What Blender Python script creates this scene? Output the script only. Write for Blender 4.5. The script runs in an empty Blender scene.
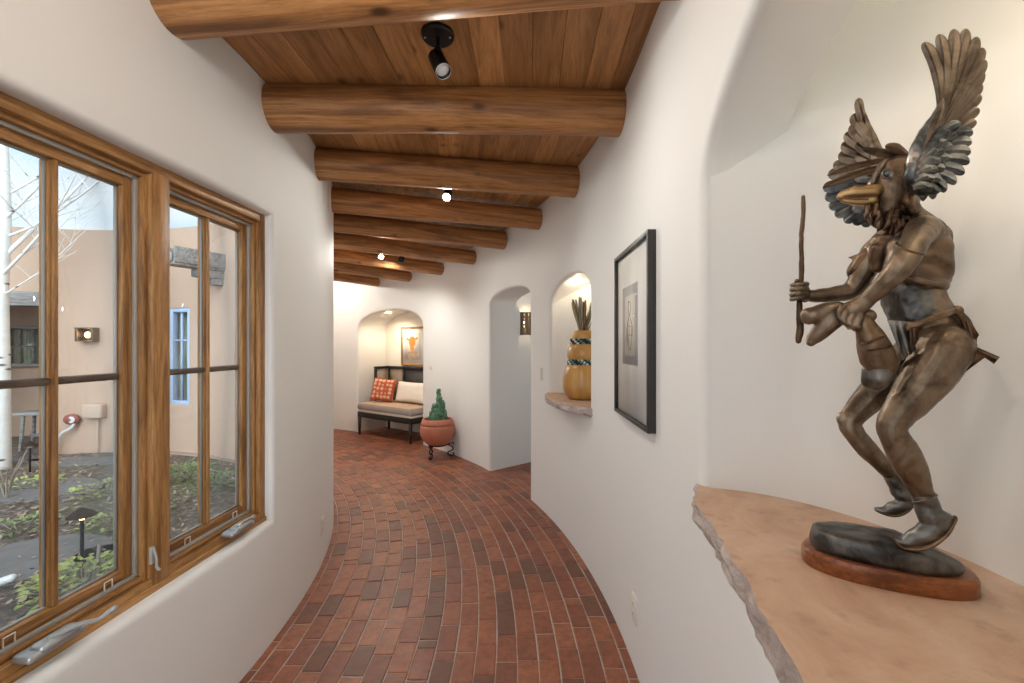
import bpy, bmesh, math, random
from mathutils import Vector, Matrix, noise, geometry
random.seed(7)
PI = math.pi
sc = bpy.context.scene
COL = sc.collection
F, EYE, HOR = 440.0, 1.45, 345.0          # focal length in px, eye height, horizon row
CX, CY, RO, RI = -5.55, 2.03, 6.10, 4.38   # corridor: concentric arcs about (CX, CY)
def at(px, py, Y):
    return Vector(((px - 512) / F * Y, Y, EYE + (HOR - py) / F * Y))
def polar(R, deg, z=0.0):
    a = math.radians(deg)
    return Vector((CX + R * math.cos(a), CY + R * math.sin(a), z))
def lerp(a, b, t): return a + (b - a) * t
def smooth01(t):
    t = max(0, min(1, t)); return t * t * (3 - 2 * t)

# ------------------------------------------------------------------ materials
class N:
    def __init__(s, name):
        s.m = bpy.data.materials.new(name); s.m.use_nodes = True
        s.t = s.m.node_tree; s.n = s.t.nodes; s.b = s.n['Principled BSDF']; s.out = s.n['Material Output']
    def node(s, typ, ins=None, **kw):
        q = s.n.new(typ)
        for k, v in kw.items(): setattr(q, k, v)
        for k, v in (ins or {}).items():
            if hasattr(v, 'links') or isinstance(v, bpy.types.NodeSocket): s.t.links.new(v, q.inputs[k])
            else: q.inputs[k].default_value = v
        return q
    def link(s, a, b): s.t.links.new(a, b)
    def set(s, **kw):
        for k, v in kw.items():
            k = k.replace('_', ' ')
            if isinstance(v, bpy.types.NodeSocket): s.t.links.new(v, s.b.inputs[k])
            else: s.b.inputs[k].default_value = v
    def coord(s, scale=(1, 1, 1), which='Object', loc=(0, 0, 0)):
        tc = s.node('ShaderNodeTexCoord')
        mp = s.node('ShaderNodeMapping', {'Vector': tc.outputs[which], 'Scale': scale, 'Location': loc})
        return mp.outputs['Vector']
    def noise(s, vec, scale, detail=4, rough=.55, dist=0.0):
        return s.node('ShaderNodeTexNoise', {'Vector': vec, 'Scale': scale, 'Detail': detail, 'Roughness': rough, 'Distortion': dist}).outputs['Fac']
    def ramp(s, fac, stops, interp='LINEAR'):
        q = s.node('ShaderNodeValToRGB', {'Fac': fac}); e = q.color_ramp.elements; q.color_ramp.interpolation = interp
        while len(e) < len(stops): e.new(.5)
        for i, (p, c) in enumerate(stops): e[i].position = p; e[i].color = (*c, 1)
        return q.outputs['Color']
    def mix(s, fac, a, b, blend='MIX'):
        q = s.node('ShaderNodeMix', data_type='RGBA', blend_type=blend)
        for i, v in ((0, fac), (6, a), (7, b)):
            if isinstance(v, bpy.types.NodeSocket): s.t.links.new(v, q.inputs[i])
            else: q.inputs[i].default_value = v if i == 0 else (*v, 1)
        return q.outputs[2]
    def bump(s, h, strength=.3, dist=.01):
        q = s.node('ShaderNodeBump', {'Height': h, 'Strength': strength, 'Distance': dist})
        s.t.links.new(q.outputs['Normal'], s.b.inputs['Normal'])
MATS = {}
def plain(name, col, rough=.6, metal=0.0, nscale=0, namt=.12, bump=0, bscale=60, spec=.5):
    m = N(name); c = (*col, 1)
    if nscale:
        f = m.noise(m.coord(), nscale)
        c = m.mix(f, tuple(v * (1 - namt * 1.6) for v in col), tuple(min(1, v * (1 + namt * 1.6)) for v in col))
    m.set(Base_Color=c, Roughness=rough, Metallic=metal, Specular_IOR_Level=spec)
    if bump: m.bump(m.noise(m.coord(), bscale, 5), bump, .01)
    MATS[name] = m.m; return m
def emitter(name, col, strength):
    m = N(name); m.set(Base_Color=(*col, 1), Emission_Color=(*col, 1), Emission_Strength=strength); MATS[name] = m.m

m = N('white_plaster'); v = m.coord()
m.set(Base_Color=m.mix(m.noise(v, 1.3, 3), (.79, .795, .775), (.835, .84, .825)), Roughness=.62, Specular_IOR_Level=.35)
m.bump(m.noise(v, 9, 5, .6), .12, .012); MATS['plaster'] = m.m
m = N('niche_plaster'); v = m.coord()
m.set(Base_Color=m.mix(m.noise(v, 1.6, 3), (.78, .74, .67), (.83, .79, .72)), Roughness=.6, Specular_IOR_Level=.35)
m.bump(m.noise(v, 8, 5, .6), .12, .012); MATS['niche_plaster'] = m.m

m = N('brick_paver'); geo = m.node('ShaderNodeNewGeometry'); v = m.coord()
rnd = geo.outputs['Random Per Island']
base = m.ramp(rnd, [(0, (.16, .075, .045)), (.12, (.18, .07, .04)), (.22, (.27, .088, .046)), (.5, (.345, .112, .055)), (.75, (.41, .145, .068)), (.9, (.27, .08, .044)), (1, (.19, .075, .045))])
base = m.mix(.14, base, (.07, .028, .018))
base = m.mix(m.ramp(m.noise(v, 24, 6, .7), [(.36, (0, 0, 0)), (.62, (1, 1, 1))]), m.mix(.55, base, (.10, .045, .03)), base)
base = m.mix(m.ramp(m.noise(v, 55, 5, .7), [(.58, (0, 0, 0)), (.72, (1, 1, 1))]), base, (.11, .055, .04))
m.set(Base_Color=base, Roughness=m.node('ShaderNodeMapRange', {'Value': m.noise(v, 14, 4), 'To Min': .26, 'To Max': .58}).outputs[0], Specular_IOR_Level=.36)
m.bump(m.noise(v, 45, 6, .6), .35, .006); MATS['brick'] = m.m
plain('mortar', (.44, .37, .33), .9, 0, 40, .2)

def wood(name, c0, c1, c2, which='Object', stretch=(1.2, 14, 14), rough=.5, knots=True, island=False, gloss=.4):
    m = N(name); v = m.coord(stretch, which)
    g = m.noise(v, 1.0, 8, .6, 1.2)
    col = m.ramp(g, [(.34, tuple(q * .8 for q in c0)), (.5, c1), (.66, c2)])
    fine = m.noise(m.coord(tuple(q * 4 for q in stretch), which), 1.6, 4, .7)
    col = m.mix(m.ramp(fine, [(.46, (0, 0, 0)), (.70, (.62, .62, .62))]), col, tuple(q * .5 for q in c0))
    if knots:
        kv = m.coord((stretch[0] * 4.2, stretch[1] * .55, stretch[2] * .55), which)
        vo = m.node('ShaderNodeTexVoronoi', {'Vector': kv, 'Scale': 1.0, 'Randomness': 1.0})
        k = m.ramp(vo.outputs['Distance'], [(.10, (1, 1, 1)), (.22, (0, 0, 0))])
        pick = m.ramp(m.node('ShaderNodeSeparateColor', {'Color': vo.outputs['Color']}).outputs[0], [(.66, (0, 0, 0)), (.70, (1, 1, 1))])
        col = m.mix(m.mix(1.0, k, pick, 'MULTIPLY'), col, tuple(q * .28 for q in c0))
    if island:
        r = m.node('ShaderNodeNewGeometry').outputs['Random Per Island']
        col = m.mix(r, m.mix(.55, col, tuple(q * .45 for q in c0)), m.mix(.22, col, c2))
    m.set(Base_Color=col, Roughness=rough, Specular_IOR_Level=gloss)
    m.bump(g, .25, .004); MATS[name] = m.m
wood('log', (.25, .105, .036), (.42, .19, .066), (.56, .29, .115), stretch=(1.1, 16, 16), rough=.48)
wood('plank', (.32, .14, .05), (.53, .25, .09), (.68, .36, .15), which='UV', stretch=(1.3, 13, 1), rough=.5, island=True)
wood('window_wood_v', (.25, .115, .036), (.40, .20, .066), (.52, .285, .105), stretch=(30, 30, 2.2), rough=.4, knots=False)
wood('window_wood_h', (.25, .115, .036), (.40, .20, .066), (.52, .285, .105), stretch=(30, 2.2, 30), rough=.4, knots=False)
wood('plinth_wood', (.14, .045, .016), (.24, .075, .024), (.33, .12, .04), stretch=(6, 30, 30), rough=.28, knots=False)
wood('dark_wood', (.012, .013, .013), (.022, .023, .022), (.035, .036, .034), stretch=(3, 20, 20), rough=.4, knots=False)
wood('grey_wood', (.16, .145, .135), (.26, .24, .225), (.36, .34, .32), stretch=(2, 20, 20), rough=.8, knots=False)
wood('crossbar_wood', (.10, .075, .055), (.17, .13, .10), (.24, .19, .15), stretch=(20, 3, 20), rough=.6, knots=False)
wood('gold_wood', (.25, .13, .05), (.42, .24, .09), (.5, .3, .13), stretch=(8, 30, 30), rough=.35, knots=False)

def bronze(name, a, b, c, rough=.36, metal=.88, sc_=16):
    m = N(name); v = m.coord()
    n1 = m.noise(v, sc_, 6, .6, .6)
    col = m.ramp(n1, [(.36, tuple(q * .7 for q in a)), (.5, b), (.64, c)])
    m.set(Base_Color=col, Metallic=metal, Roughness=m.node('ShaderNodeMapRange', {'Value': m.noise(v, sc_ * 2.2, 4), 'To Min': rough - .1, 'To Max': rough + .16}).outputs[0])
    m.bump(m.noise(v, sc_ * 7, 4, .6), .16, .003); MATS[name] = m.m
bronze('bronze_skin', (.115, .083, .056), (.185, .136, .092), (.27, .21, .15))
bronze('bronze_gold', (.26, .15, .06), (.42, .27, .12), (.5, .35, .18), .34)
bronze('bronze_dark', (.055, .035, .022), (.11, .066, .04), (.17, .11, .065), .4)
bronze('bronze_brown', (.10, .062, .036), (.17, .108, .064), (.24, .16, .10), .4)
bronze('bronze_cloth', (.075, .048, .03), (.135, .09, .058), (.19, .135, .09), .42)
bronze('bronze_mask', (.15, .10, .065), (.24, .165, .11), (.34, .25, .175), .42)
bronze('bronze_patina', (.09, .08, .07), (.15, .145, .135), (.25, .24, .22), .34)
bronze('bronze_wing', (.10, .072, .05), (.165, .125, .09), (.23, .185, .14), .36, .85, 22)
bronze('bronze_covert', (.075, .08, .08), (.14, .15, .15), (.26, .25, .23), .3, .9, 26)
bronze('bronze_rock', (.035, .033, .032), (.08, .075, .07), (.15, .14, .13), .36, .8, 20)

m = N('flagstone'); v = m.coord()
c = m.ramp(m.noise(v, 5, 7, .62, .8), [(.28, (.42, .255, .17)), (.5, (.54, .36, .245)), (.7, (.62, .46, .34))])
c = m.mix(m.ramp(m.noise(v, 26, 5), [(.55, (0, 0, 0)), (.75, (.5, .5, .5))]), c, (.27, .18, .14))
m.set(Base_Color=c, Roughness=.6); m.bump(m.noise(v, 30, 7, .65), .3, .008); MATS['flagstone'] = m.m
m = N('flagstone_edge'); v = m.coord((1, 1, 2.5))
c = m.ramp(m.noise(v, 14, 7, .65, .6), [(.32, (.36, .28, .25)), (.5, (.56, .47, .43)), (.66, (.70, .62, .58))])
m.set(Base_Color=c, Roughness=.8); m.bump(m.noise(v, 30, 8, .7), .9, .02); MATS['flagstone_edge'] = m.m

plain('black_metal', (.012, .012, .013), .38, .6)
plain('iron', (.05, .03, .022), .5, .8, 30, .3)
plain('steel_grey', (.42, .44, .44), .35, .5)
plain('weatherstrip', (.40, .39, .36), .5)
plain('pale_liner', (.72, .66, .55), .5)
plain('white_plastic', (.80, .78, .73), .4)
plain('almond_plastic', (.80, .77, .68), .4)
plain('terracotta', (.45, .165, .095), .72, 0, 9, .16, .25, 40)
plain('soil', (.06, .04, .03), .95, 0, 60, .3, .6, 80)
plain('paper', (.80, .79, .76), .8)
plain('mat_board', (.86, .85, .82), .85)
plain('art_grey', (.50, .49, .48), .85, 0, 12, .12)
plain('art_cream', (.74, .70, .62), .85, 0, 14, .08)
plain('art_sepia', (.27, .22, .17), .8)
plain('art_orange', (.70, .25, .06), .8, 0, 30, .2)
plain('art_brown', (.40, .30, .21), .8, 0, 20, .35)
plain('frame_black', (.03, .028, .026), .4)
plain('bead_black', (.02, .025, .03), .35)
plain('bead_turquoise', (.10, .36, .33), .35)
plain('bead_white', (.75, .72, .62), .4)
plain('dried_stem', (.33, .32, .22), .8, 0, 14, .3)
plain('dried_brown', (.25, .15, .08), .8, 0, 20, .3)
m = N('gourd_skin'); v = m.coord((1, 1, .35))
m.set(Base_Color=m.ramp(m.noise(v, 9, 5, .6, .5), [(.3, (.40, .195, .045)), (.5, (.55, .30, .085)), (.72, (.62, .37, .14))]), Roughness=.33); MATS['gourd'] = m.m
m = N('cactus_skin'); v = m.coord()
m.set(Base_Color=m.ramp(m.noise(v, 26, 5, .6), [(.3, (.035, .10, .055)), (.55, (.08, .20, .115)), (.75, (.20, .34, .22))]), Roughness=.55)
m.bump(m.noise(v, 90, 4), .4, .006); MATS['cactus'] = m.m
plain('cushion_taupe', (.36, .325, .30), .9, 0, 90, .14, .2, 300)
plain('cushion_top', (.52, .37, .26), .9, 0, 90, .12, .2, 300)
plain('linen_white', (.83, .77, .69), .9, 0, 60, .06, .3, 160)
m = N('red_print'); v = m.coord((1, 1, 1))
vo = m.node('ShaderNodeTexVoronoi', {'Vector': v, 'Scale': 15, 'Randomness': .3})
dots = m.ramp(vo.outputs['Distance'], [(.36, (1, 1, 1)), (.44, (0, 0, 0))])
m.set(Base_Color=m.mix(dots, m.mix(m.noise(v, 30), (.42, .075, .03), (.55, .13, .05)), (.70, .45, .33)), Roughness=.9)
m.bump(m.noise(v, 200), .2, .004); MATS['red_print'] = m.m
m = N('cane'); v = m.coord((1, 1, 1))
w1 = m.node('ShaderNodeTexWave', {'Vector': v, 'Scale': 26, 'Distortion': 0}, wave_type='BANDS', bands_direction='X').outputs['Fac']
w2 = m.node('ShaderNodeTexWave', {'Vector': v, 'Scale': 26, 'Distortion': 0}, wave_type='BANDS', bands_direction='Z').outputs['Fac']
k = m.node('ShaderNodeMath', {0: w1, 1: w2}, operation='MAXIMUM').outputs[0]
m.set(Base_Color=m.mix(k, (.10, .075, .055), (.36, .28, .21)), Roughness=.7); MATS['cane'] = m.m
plain('cane_dark', (.035, .036, .036), .6, 0, 130, .5)
m = N('perforated_tin'); v = m.coord((1, 1, 1))
m.set(Base_Color=m.mix(m.noise(v, 30), (.13, .09, .06), (.28, .20, .13)), Metallic=.8, Roughness=.42); MATS['tin'] = m.m

m = N('tan_stucco'); v = m.coord()
m.set(Base_Color=m.mix(m.noise(v, 1.4, 4), (.45, .305, .22), (.52, .365, .265)), Roughness=.95); m.bump(m.noise(v, 45, 5), .3, .01); MATS['stucco'] = m.m
plain('blue_paint', (.36, .48, .66), .6)
m = N('mulch_ground'); v = m.coord()
c = m.ramp(m.noise(v, 16, 8, .7), [(.3, (.06, .045, .035)), (.5, (.16, .125, .10)), (.62, (.28, .23, .19)), (.75, (.42, .36, .31))])
c = m.mix(m.ramp(m.noise(v, 1.1, 4), [(.5, (0, 0, 0)), (.66, (.8, .8, .8))]), c, (.15, .17, .06))
m.set(Base_Color=c, Roughness=.95); m.bump(m.noise(v, 30, 8, .7), .9, .05); MATS['mulch'] = m.m
plain('slate', (.15, .142, .138), .85, 0, 8, .2, .4, 30)
plain('leaf_green', (.17, .24, .085), .6, 0, 6, .3)
plain('leaf_lime', (.34, .38, .12), .6, 0, 8, .25)
plain('leaf_dry', (.36, .26, .18), .8, 0, 8, .35)
plain('twig', (.30, .25, .2), .8)
m = N('aspen_bark'); v = m.coord((1, 1, 3.2))
vo = m.node('ShaderNodeTexVoronoi', {'Vector': v, 'Scale': 3.2})
c = m.mix(m.ramp(vo.outputs['Distance'], [(.10, (1, 1, 1)), (.2, (0, 0, 0))]), m.mix(m.noise(v, 7, 5), (.62, .60, .55), (.82, .80, .76)), (.10, .09, .08))
m.set(Base_Color=c, Roughness=.8); MATS['aspen'] = m.m
plain('meter_red', (.27, .08, .065), .5)
plain('meter_tan', (.50, .36, .27), .7)
plain('pipe_grey', (.6, .6, .58), .5)
plain('dark_glass', (.06, .075, .07), .12)
plain('curtain', (.34, .36, .27), .9, 0, 10, .2)
m = N('window_glass')
tr = m.node('ShaderNodeBsdfTransparent', {'Color': (.97, .985, .98, 1)}); gl = m.node('ShaderNodeBsdfGlossy', {'Roughness': .0})
lw = m.node('ShaderNodeLayerWeight', {'Blend': .5})
fr = m.node('ShaderNodeMath', {0: m.node('ShaderNodeMath', {0: lw.outputs['Facing'], 1: 5.0}, operation='POWER').outputs[0], 1: .42, 2: .035}, operation='MULTIPLY_ADD')
mx = m.node('ShaderNodeMixShader', {0: fr.outputs[0], 1: tr.outputs[0], 2: gl.outputs[0]}); m.link(mx.outputs[0], m.out.inputs['Surface']); MATS['glass'] = m.m
m = N('picture_glass')
tr = m.node('ShaderNodeBsdfTransparent', {'Color': (.99, .99, .985, 1)}); gl = m.node('ShaderNodeBsdfGlossy', {'Roughness': .02})
lw = m.node('ShaderNodeLayerWeight', {'Blend': .5})
fr = m.node('ShaderNodeMath', {0: m.node('ShaderNodeMath', {0: lw.outputs['Facing'], 1: 5.0}, operation='POWER').outputs[0], 1: .10, 2: .012}, operation='MULTIPLY_ADD')
mx = m.node('ShaderNodeMixShader', {0: fr.outputs[0], 1: tr.outputs[0], 2: gl.outputs[0]}); m.link(mx.outputs[0], m.out.inputs['Surface']); MATS['picture_glass'] = m.m
emitter('lamp_warm', (1, .80, .52), 14)
emitter('lamp_lens', (1, .86, .66), 40)
emitter('lantern_glow', (1, .62, .28), 9)
plain('lens_off', (.75, .76, .78), .2)

# ------------------------------------------------------------------ object helpers
MW = {}
def tag(o, label=None, cat=None, group=None, kind=None):
    for k, v in (('label', label), ('category', cat), ('group', group), ('kind', kind)):
        if v: o[k] = v
    return o
def thing(name, label, cat, loc=(0, 0, 0), rz=0.0, group=None):
    o = bpy.data.objects.new(name, None); COL.objects.link(o); o.empty_display_size = .05
    o.location = loc; o.rotation_euler = (0, 0, rz)
    MW[o] = Matrix.Translation(Vector(loc)) @ Matrix.Rotation(rz, 4, 'Z')
    return tag(o, label, cat, group)
def put(name, me, mats, parent=None, world=False, M=None, smooth=True):
    """link mesh `me`; local to parent unless world=True"""
    if not isinstance(mats, (list, tuple)): mats = [mats]
    for q in mats: me.materials.append(MATS[q])
    if smooth:
        for p in me.polygons: p.use_smooth = True
    if world:
        if parent is not None:
            me.transform(root_mw(parent).inverted())
    o = bpy.data.objects.new(name, me); COL.objects.link(o)
    if M is not None: o.matrix_local = M
    if parent is not None:
        o.parent = parent
        MW[o] = root_mw(parent) @ (M if M is not None else Matrix.Identity(4))
    else:
        if world and M is None:           # origin at the base centre
            c = [sum(v.co[i] for v in me.vertices) / max(1, len(me.vertices)) for i in range(2)]
            zmin = min(v.co.z for v in me.vertices)
            T = Vector((c[0], c[1], zmin)); me.transform(Matrix.Translation(-T)); o.location = T
            MW[o] = Matrix.Translation(T)
        else: MW[o] = M.copy() if M is not None else Matrix.Identity(4)
    return o
def root_mw(o): return MW[o]
def bm_mesh(bm, sharp=35):
    bmesh.ops.recalc_face_normals(bm, faces=bm.faces[:])
    if sharp:
        for e in bm.edges:
            if len(e.link_faces) == 2 and e.calc_face_angle(0) > math.radians(sharp): e.smooth = False
    me = bpy.data.meshes.new('m'); bm.to_mesh(me); bm.free(); return me
def obj(name, bm, mats, parent=None, world=False, M=None, sharp=35, smooth=True):
    return put(name, bm_mesh(bm, sharp), mats, parent, world, M, smooth)
def struct(name, bm, mats, sharp=35, world=True):
    return tag(obj(name, bm, mats, None, world, None, sharp), kind='structure')

def box(bm, lo, hi, M=None, bevel=0.0, mat=0, seg=2):
    r = bmesh.ops.create_cube(bm, size=1.0)['verts']
    lo, hi = Vector(lo), Vector(hi)
    for v in r: v.co = Vector((lerp(lo.x, hi.x, v.co.x + .5), lerp(lo.y, hi.y, v.co.y + .5), lerp(lo.z, hi.z, v.co.z + .5)))
    fs = {f for v in r for f in v.link_faces}
    for f in fs: f.material_index = mat
    vs = set(r)
    if bevel:
        es = {e for v in r for e in v.link_edges}
        g = bmesh.ops.bevel(bm, geom=list(es), offset=bevel, segments=seg, profile=.5, affect='EDGES')
        vs = {v for v in r if v.is_valid} | set(g['verts'])
        for f in g['faces']: f.material_index = mat
    if M is not None:
        for v in vs: v.co = M @ v.co
def catmull(pts, n):
    out = []
    P = [Vector(p) for p in pts]
    for i in range(len(P) - 1):
        p0 = P[i - 1] if i else P[i] * 2 - P[i + 1]; p1 = P[i]; p2 = P[i + 1]
        p3 = P[i + 2] if i + 2 < len(P) else P[i + 1] * 2 - P[i]
        for k in range(n):
            t = k / n
            out.append(.5 * ((2 * p1) + (-p0 + p2) * t + (2 * p0 - 5 * p1 + 4 * p2 - p3) * t * t + (-p0 + 3 * p1 - 3 * p2 + p3) * t ** 3))
    out.append(P[-1]); return out
def tube(bm, pts, rad, seg=12, sub=4, cap=True, mat=0, flat=None, up=None):
    """smooth tube through pts; rad = number or list; flat=(a,b) scales the section axes"""
    rr = rad if isinstance(rad, (list, tuple)) else [rad] * len(pts)
    if sub > 1 and len(pts) > 1:
        P4 = catmull([Vector(p) for p in pts], sub)
        RR = []
        for i in range(len(rr) - 1):
            for k in range(sub): RR.append(lerp(rr[i], rr[i + 1], smooth01(k / sub) * .5 + .5 * k / sub))
        RR.append(rr[-1])
    else: P4, RR = [Vector(p) for p in pts], list(rr)
    n = len(P4)
    if cap:                                    # round ends
        t0 = (P4[0] - P4[1]).normalized(); t1 = (P4[-1] - P4[-2]).normalized()
        pre = [(P4[0] + t0 * RR[0] * math.sin(a), RR[0] * math.cos(a)) for a in (1.35, .9, .45)]
        post = [(P4[-1] + t1 * RR[-1] * math.sin(a), RR[-1] * math.cos(a)) for a in (.45, .9, 1.35)]
        P4 = [p for p, _ in pre] + P4 + [p for p, _ in post]; RR = [r for _, r in pre] + RR + [r for _, r in post]
    rings = []; ref = Vector(up) if up else None
    for i, p in enumerate(P4):
        t = (P4[min(i + 1, len(P4) - 1)] - P4[max(i - 1, 0)])
        t = t.normalized() if t.length > 1e-9 else Vector((0, 0, 1))
        if ref is None:
            ref = Vector((0, 0, 1)) if abs(t.z) < .9 else Vector((1, 0, 0))
        a = (ref - t * ref.dot(t))
        if a.length < 1e-6: a = t.orthogonal()
        a.normalize(); b = t.cross(a)
        if up is None: ref = a
        fa, fb = flat or (1, 1)
        rings.append([bm.verts.new(p + (a * math.cos(2 * PI * k / seg) * fa + b * math.sin(2 * PI * k / seg) * fb) * RR[i]) for k in range(seg)])
    for i in range(len(rings) - 1):
        for k in range(seg):
            f = bm.faces.new((rings[i][k], rings[i][(k + 1) % seg], rings[i + 1][(k + 1) % seg], rings[i + 1][k])); f.material_index = mat
    for r in (rings[0][::-1], rings[-1]):
        f = bm.faces.new(r); f.material_index = mat
def ell(bm, c, r, M=None, seg=20, mat=0):
    vs = bmesh.ops.create_uvsphere(bm, u_segments=seg, v_segments=max(8, seg // 2), radius=1)['verts']
    for v in vs:
        q = Vector((v.co.x * r[0], v.co.y * r[1], v.co.z * r[2]))
        if M is not None: q = M @ q
        v.co = q + Vector(c)
    for f in {f for v in vs for f in v.link_faces}: f.material_index = mat
def lathe(bm, prof, seg=40, c=(0, 0, 0), mat=0, closed=False):
    rings = []
    for r, z in prof:
        if r < 1e-5: rings.append([bm.verts.new((c[0], c[1], c[2] + z))])
        else: rings.append([bm.verts.new((c[0] + r * math.cos(2 * PI * k / seg), c[1] + r * math.sin(2 * PI * k / seg), c[2] + z)) for k in range(seg)])
    for A, B in zip(rings, rings[1:]):
        for k in range(seg):
            q = [A[k % len(A)], A[(k + 1) % len(A)], B[(k + 1) % len(B)], B[k % len(B)]]
            u = []
            for w in q:
                if w not in u: u.append(w)
            if len(u) > 2: bm.faces.new(u).material_index = mat
def prism(bm, poly, z0, z1, mat_side=0, mat_top=0):
    a = [bm.verts.new((p[0], p[1], z0)) for p in poly]; b = [bm.verts.new((p[0], p[1], z1)) for p in poly]
    n = len(poly)
    bm.faces.new(a[::-1]).material_index = mat_side; bm.faces.new(b).material_index = mat_top
    for i in range(n): bm.faces.new((a[i], a[(i + 1) % n], b[(i + 1) % n], b[i])).material_index = mat_side
def organic(name, build, mats, parent, voxel, smooth=6, disp=None):
    """union of closed shapes melted into one continuous skin"""
    bm = bmesh.new(); build(bm); bmesh.ops.recalc_face_normals(bm, faces=bm.faces[:])
    me = bpy.data.meshes.new('t'); bm.to_mesh(me); bm.free()
    t = bpy.data.objects.new('t', me); COL.objects.link(t)
    r = t.modifiers.new('r', 'REMESH'); r.mode = 'VOXEL'; r.voxel_size = voxel
    if smooth:
        s = t.modifiers.new('s', 'SMOOTH'); s.iterations = smooth; s.factor = .5
    dg = bpy.context.evaluated_depsgraph_get()
    out = bpy.data.meshes.new_from_object(t.evaluated_get(dg))
    bpy.data.objects.remove(t); bpy.data.meshes.remove(me)
    out.materials.clear()
    if disp:
        ns = [v.normal.copy() for v in out.vertices]
        for v, q in zip(out.vertices, ns): v.co += q * disp(v.co, q)
    return put(name, out, mats, parent, world=True)

# ------------------------------------------------------------------ curved walls
def arch_contour(sa, sb, z0, spring, rise, n=18, power=1.0):
    """closed outline, bottom at z0, from (sa,z0) up, over the arch, down to (sb,z0)"""
    h = (sb - sa) / 2; c = (sa + sb) / 2
    pts = [(sa, lerp(z0, spring, i / 8)) for i in range(8)]
    for i in range(n + 1):
        a = PI - PI * i / n
        pts.append((c + h * math.cos(a), spring + rise * math.sin(a) ** power))
    pts += [(sb, lerp(spring, z0, i / 8)) for i in range(1, 9)]
    return pts
def rect_contour(sa, sb, z0, z1, r=.02):
    return [(sa, lerp(z0, z1, i / 8)) for i in range(8)] + [(lerp(sa, sb, i / 8), z1) for i in range(8)] + \
           [(sb, lerp(z1, z0, i / 8)) for i in range(8)] + [(lerp(sb, sa, i / 8), z0) for i in range(8)]
def offset_poly(pts, d):
    n = len(pts); out = []
    area = sum(pts[i][0] * pts[(i + 1) % n][1] - pts[(i + 1) % n][0] * pts[i][1] for i in range(n))
    sg = 1 if area > 0 else -1
    for i in range(n):
        a, b, c = Vector(pts[i - 1]), Vector(pts[i]), Vector(pts[(i + 1) % n])
        t1 = (b - a); t2 = (c - b)
        t1 = t1.normalized() if t1.length > 1e-9 else t2.normalized(); t2 = t2.normalized() if t2.length > 1e-9 else t1
        n1 = Vector((t1.y, -t1.x)) * sg; n2 = Vector((t2.y, -t2.x)) * sg
        m = n1 + n2; m = m.normalized() if m.length > 1e-6 else n1
        k = 1 / max(.5, m.dot(n1))
        out.append((b.x + m.x * d * k, b.y + m.y * d * k))
    return out
def inside(p, poly):
    c = False; n = len(poly)
    for i in range(n):
        (x1, y1), (x2, y2) = poly[i], poly[(i + 1) % n]
        if (y1 > p[1]) != (y2 > p[1]) and p[0] < (x2 - x1) * (p[1] - y1) / (y2 - y1) + x1: c = not c
    return c
def curved_wall(bm, pos, s0, s1, z0, z1, openings, ds=.07, dz=.14):
    """openings: dicts contour, r (bullnose), and depth (along the wall normal) or vec (Vector)"""
    outer = [offset_poly(o['contour'], o['r']) for o in openings]
    pts, edges = [], []
    ns, nz = int((s1 - s0) / ds) + 1, int((z1 - z0) / dz) + 1
    for i in range(ns + 1):
        for j in range(nz + 1):
            p = (lerp(s0, s1, i / ns), lerp(z0, z1, j / nz))
            if not any(inside(p, offset_poly(c, .012)) for c in outer): pts.append(Vector(p))
    for c in outer:
        b = len(pts); cc = [(x, max(z, z0)) for x, z in c]
        pts += [Vector(p) for p in cc]; edges += [(b + i, b + (i + 1) % len(c)) for i in range(len(c))]
    V, E_, Fc, *_ = geometry.delaunay_2d_cdt(pts, edges, [], 0, 1e-5)
    bv = [bm.verts.new(pos(v.x, v.y, 0)) for v in V]
    for f in Fc:
        c = sum((V[i] for i in f), Vector((0, 0))) / len(f)
        if any(inside(c, o) for o in outer): continue
        try: bm.faces.new([bv[i] for i in f])
        except ValueError: pass
    for o in openings:
        r = o['r']; rings = []
        for k in range(6):
            a = PI / 2 * k / 5
            rings.append([pos(x, max(z, z0), r * (1 - math.cos(a))) for x, z in offset_poly(o['contour'], r * (1 - math.sin(a)))])
        last = rings[-1]
        if 'vec' in o:
            for k in range(1, 5): rings.append([p + o['vec'] * (k / 4) for p in last])
        else:
            for k in range(1, 5): rings.append([pos(x, max(z, z0), lerp(r, o['depth'], k / 4)) for x, z in o['contour']])
        vv = [[bm.verts.new(p) for p in ring] for ring in rings]; n = len(last)
        for A, B in zip(vv, vv[1:]):
            for i in range(n):
                if o.get('open') and max(o['contour'][i][1], o['contour'][(i + 1) % n][1]) <= z0 + 1e-6: continue
                bm.faces.new((A[i], A[(i + 1) % n], B[(i + 1) % n], B[i]))
    bmesh.ops.remove_doubles(bm, verts=bm.verts[:], dist=1e-4)
def Rout(deg): return RO + .03 * smooth01((-3 - deg) / 4)
def pos_out(s, z, d):
    deg = math.degrees(s / RO); return polar(Rout(deg) + d, deg, z)
rad = math.radians
def so(deg): return rad(deg) * RO
A0 = -3.5                                   # left wall: straight (the window) below this angle, arc above
P0 = polar(RI, A0); T0 = Vector((math.sin(rad(-A0)), math.cos(rad(A0)), 0)); N0 = Vector((-math.cos(rad(A0)), -math.sin(rad(A0)), 0))
def pos_in(s, z, d):
    if s >= 0: return polar(RI - d, A0 + math.degrees(s / RI), z)
    p = P0 + T0 * s + N0 * d; p.z = z; return p
def s_in(y): return (y - P0.y) / T0.y

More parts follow.
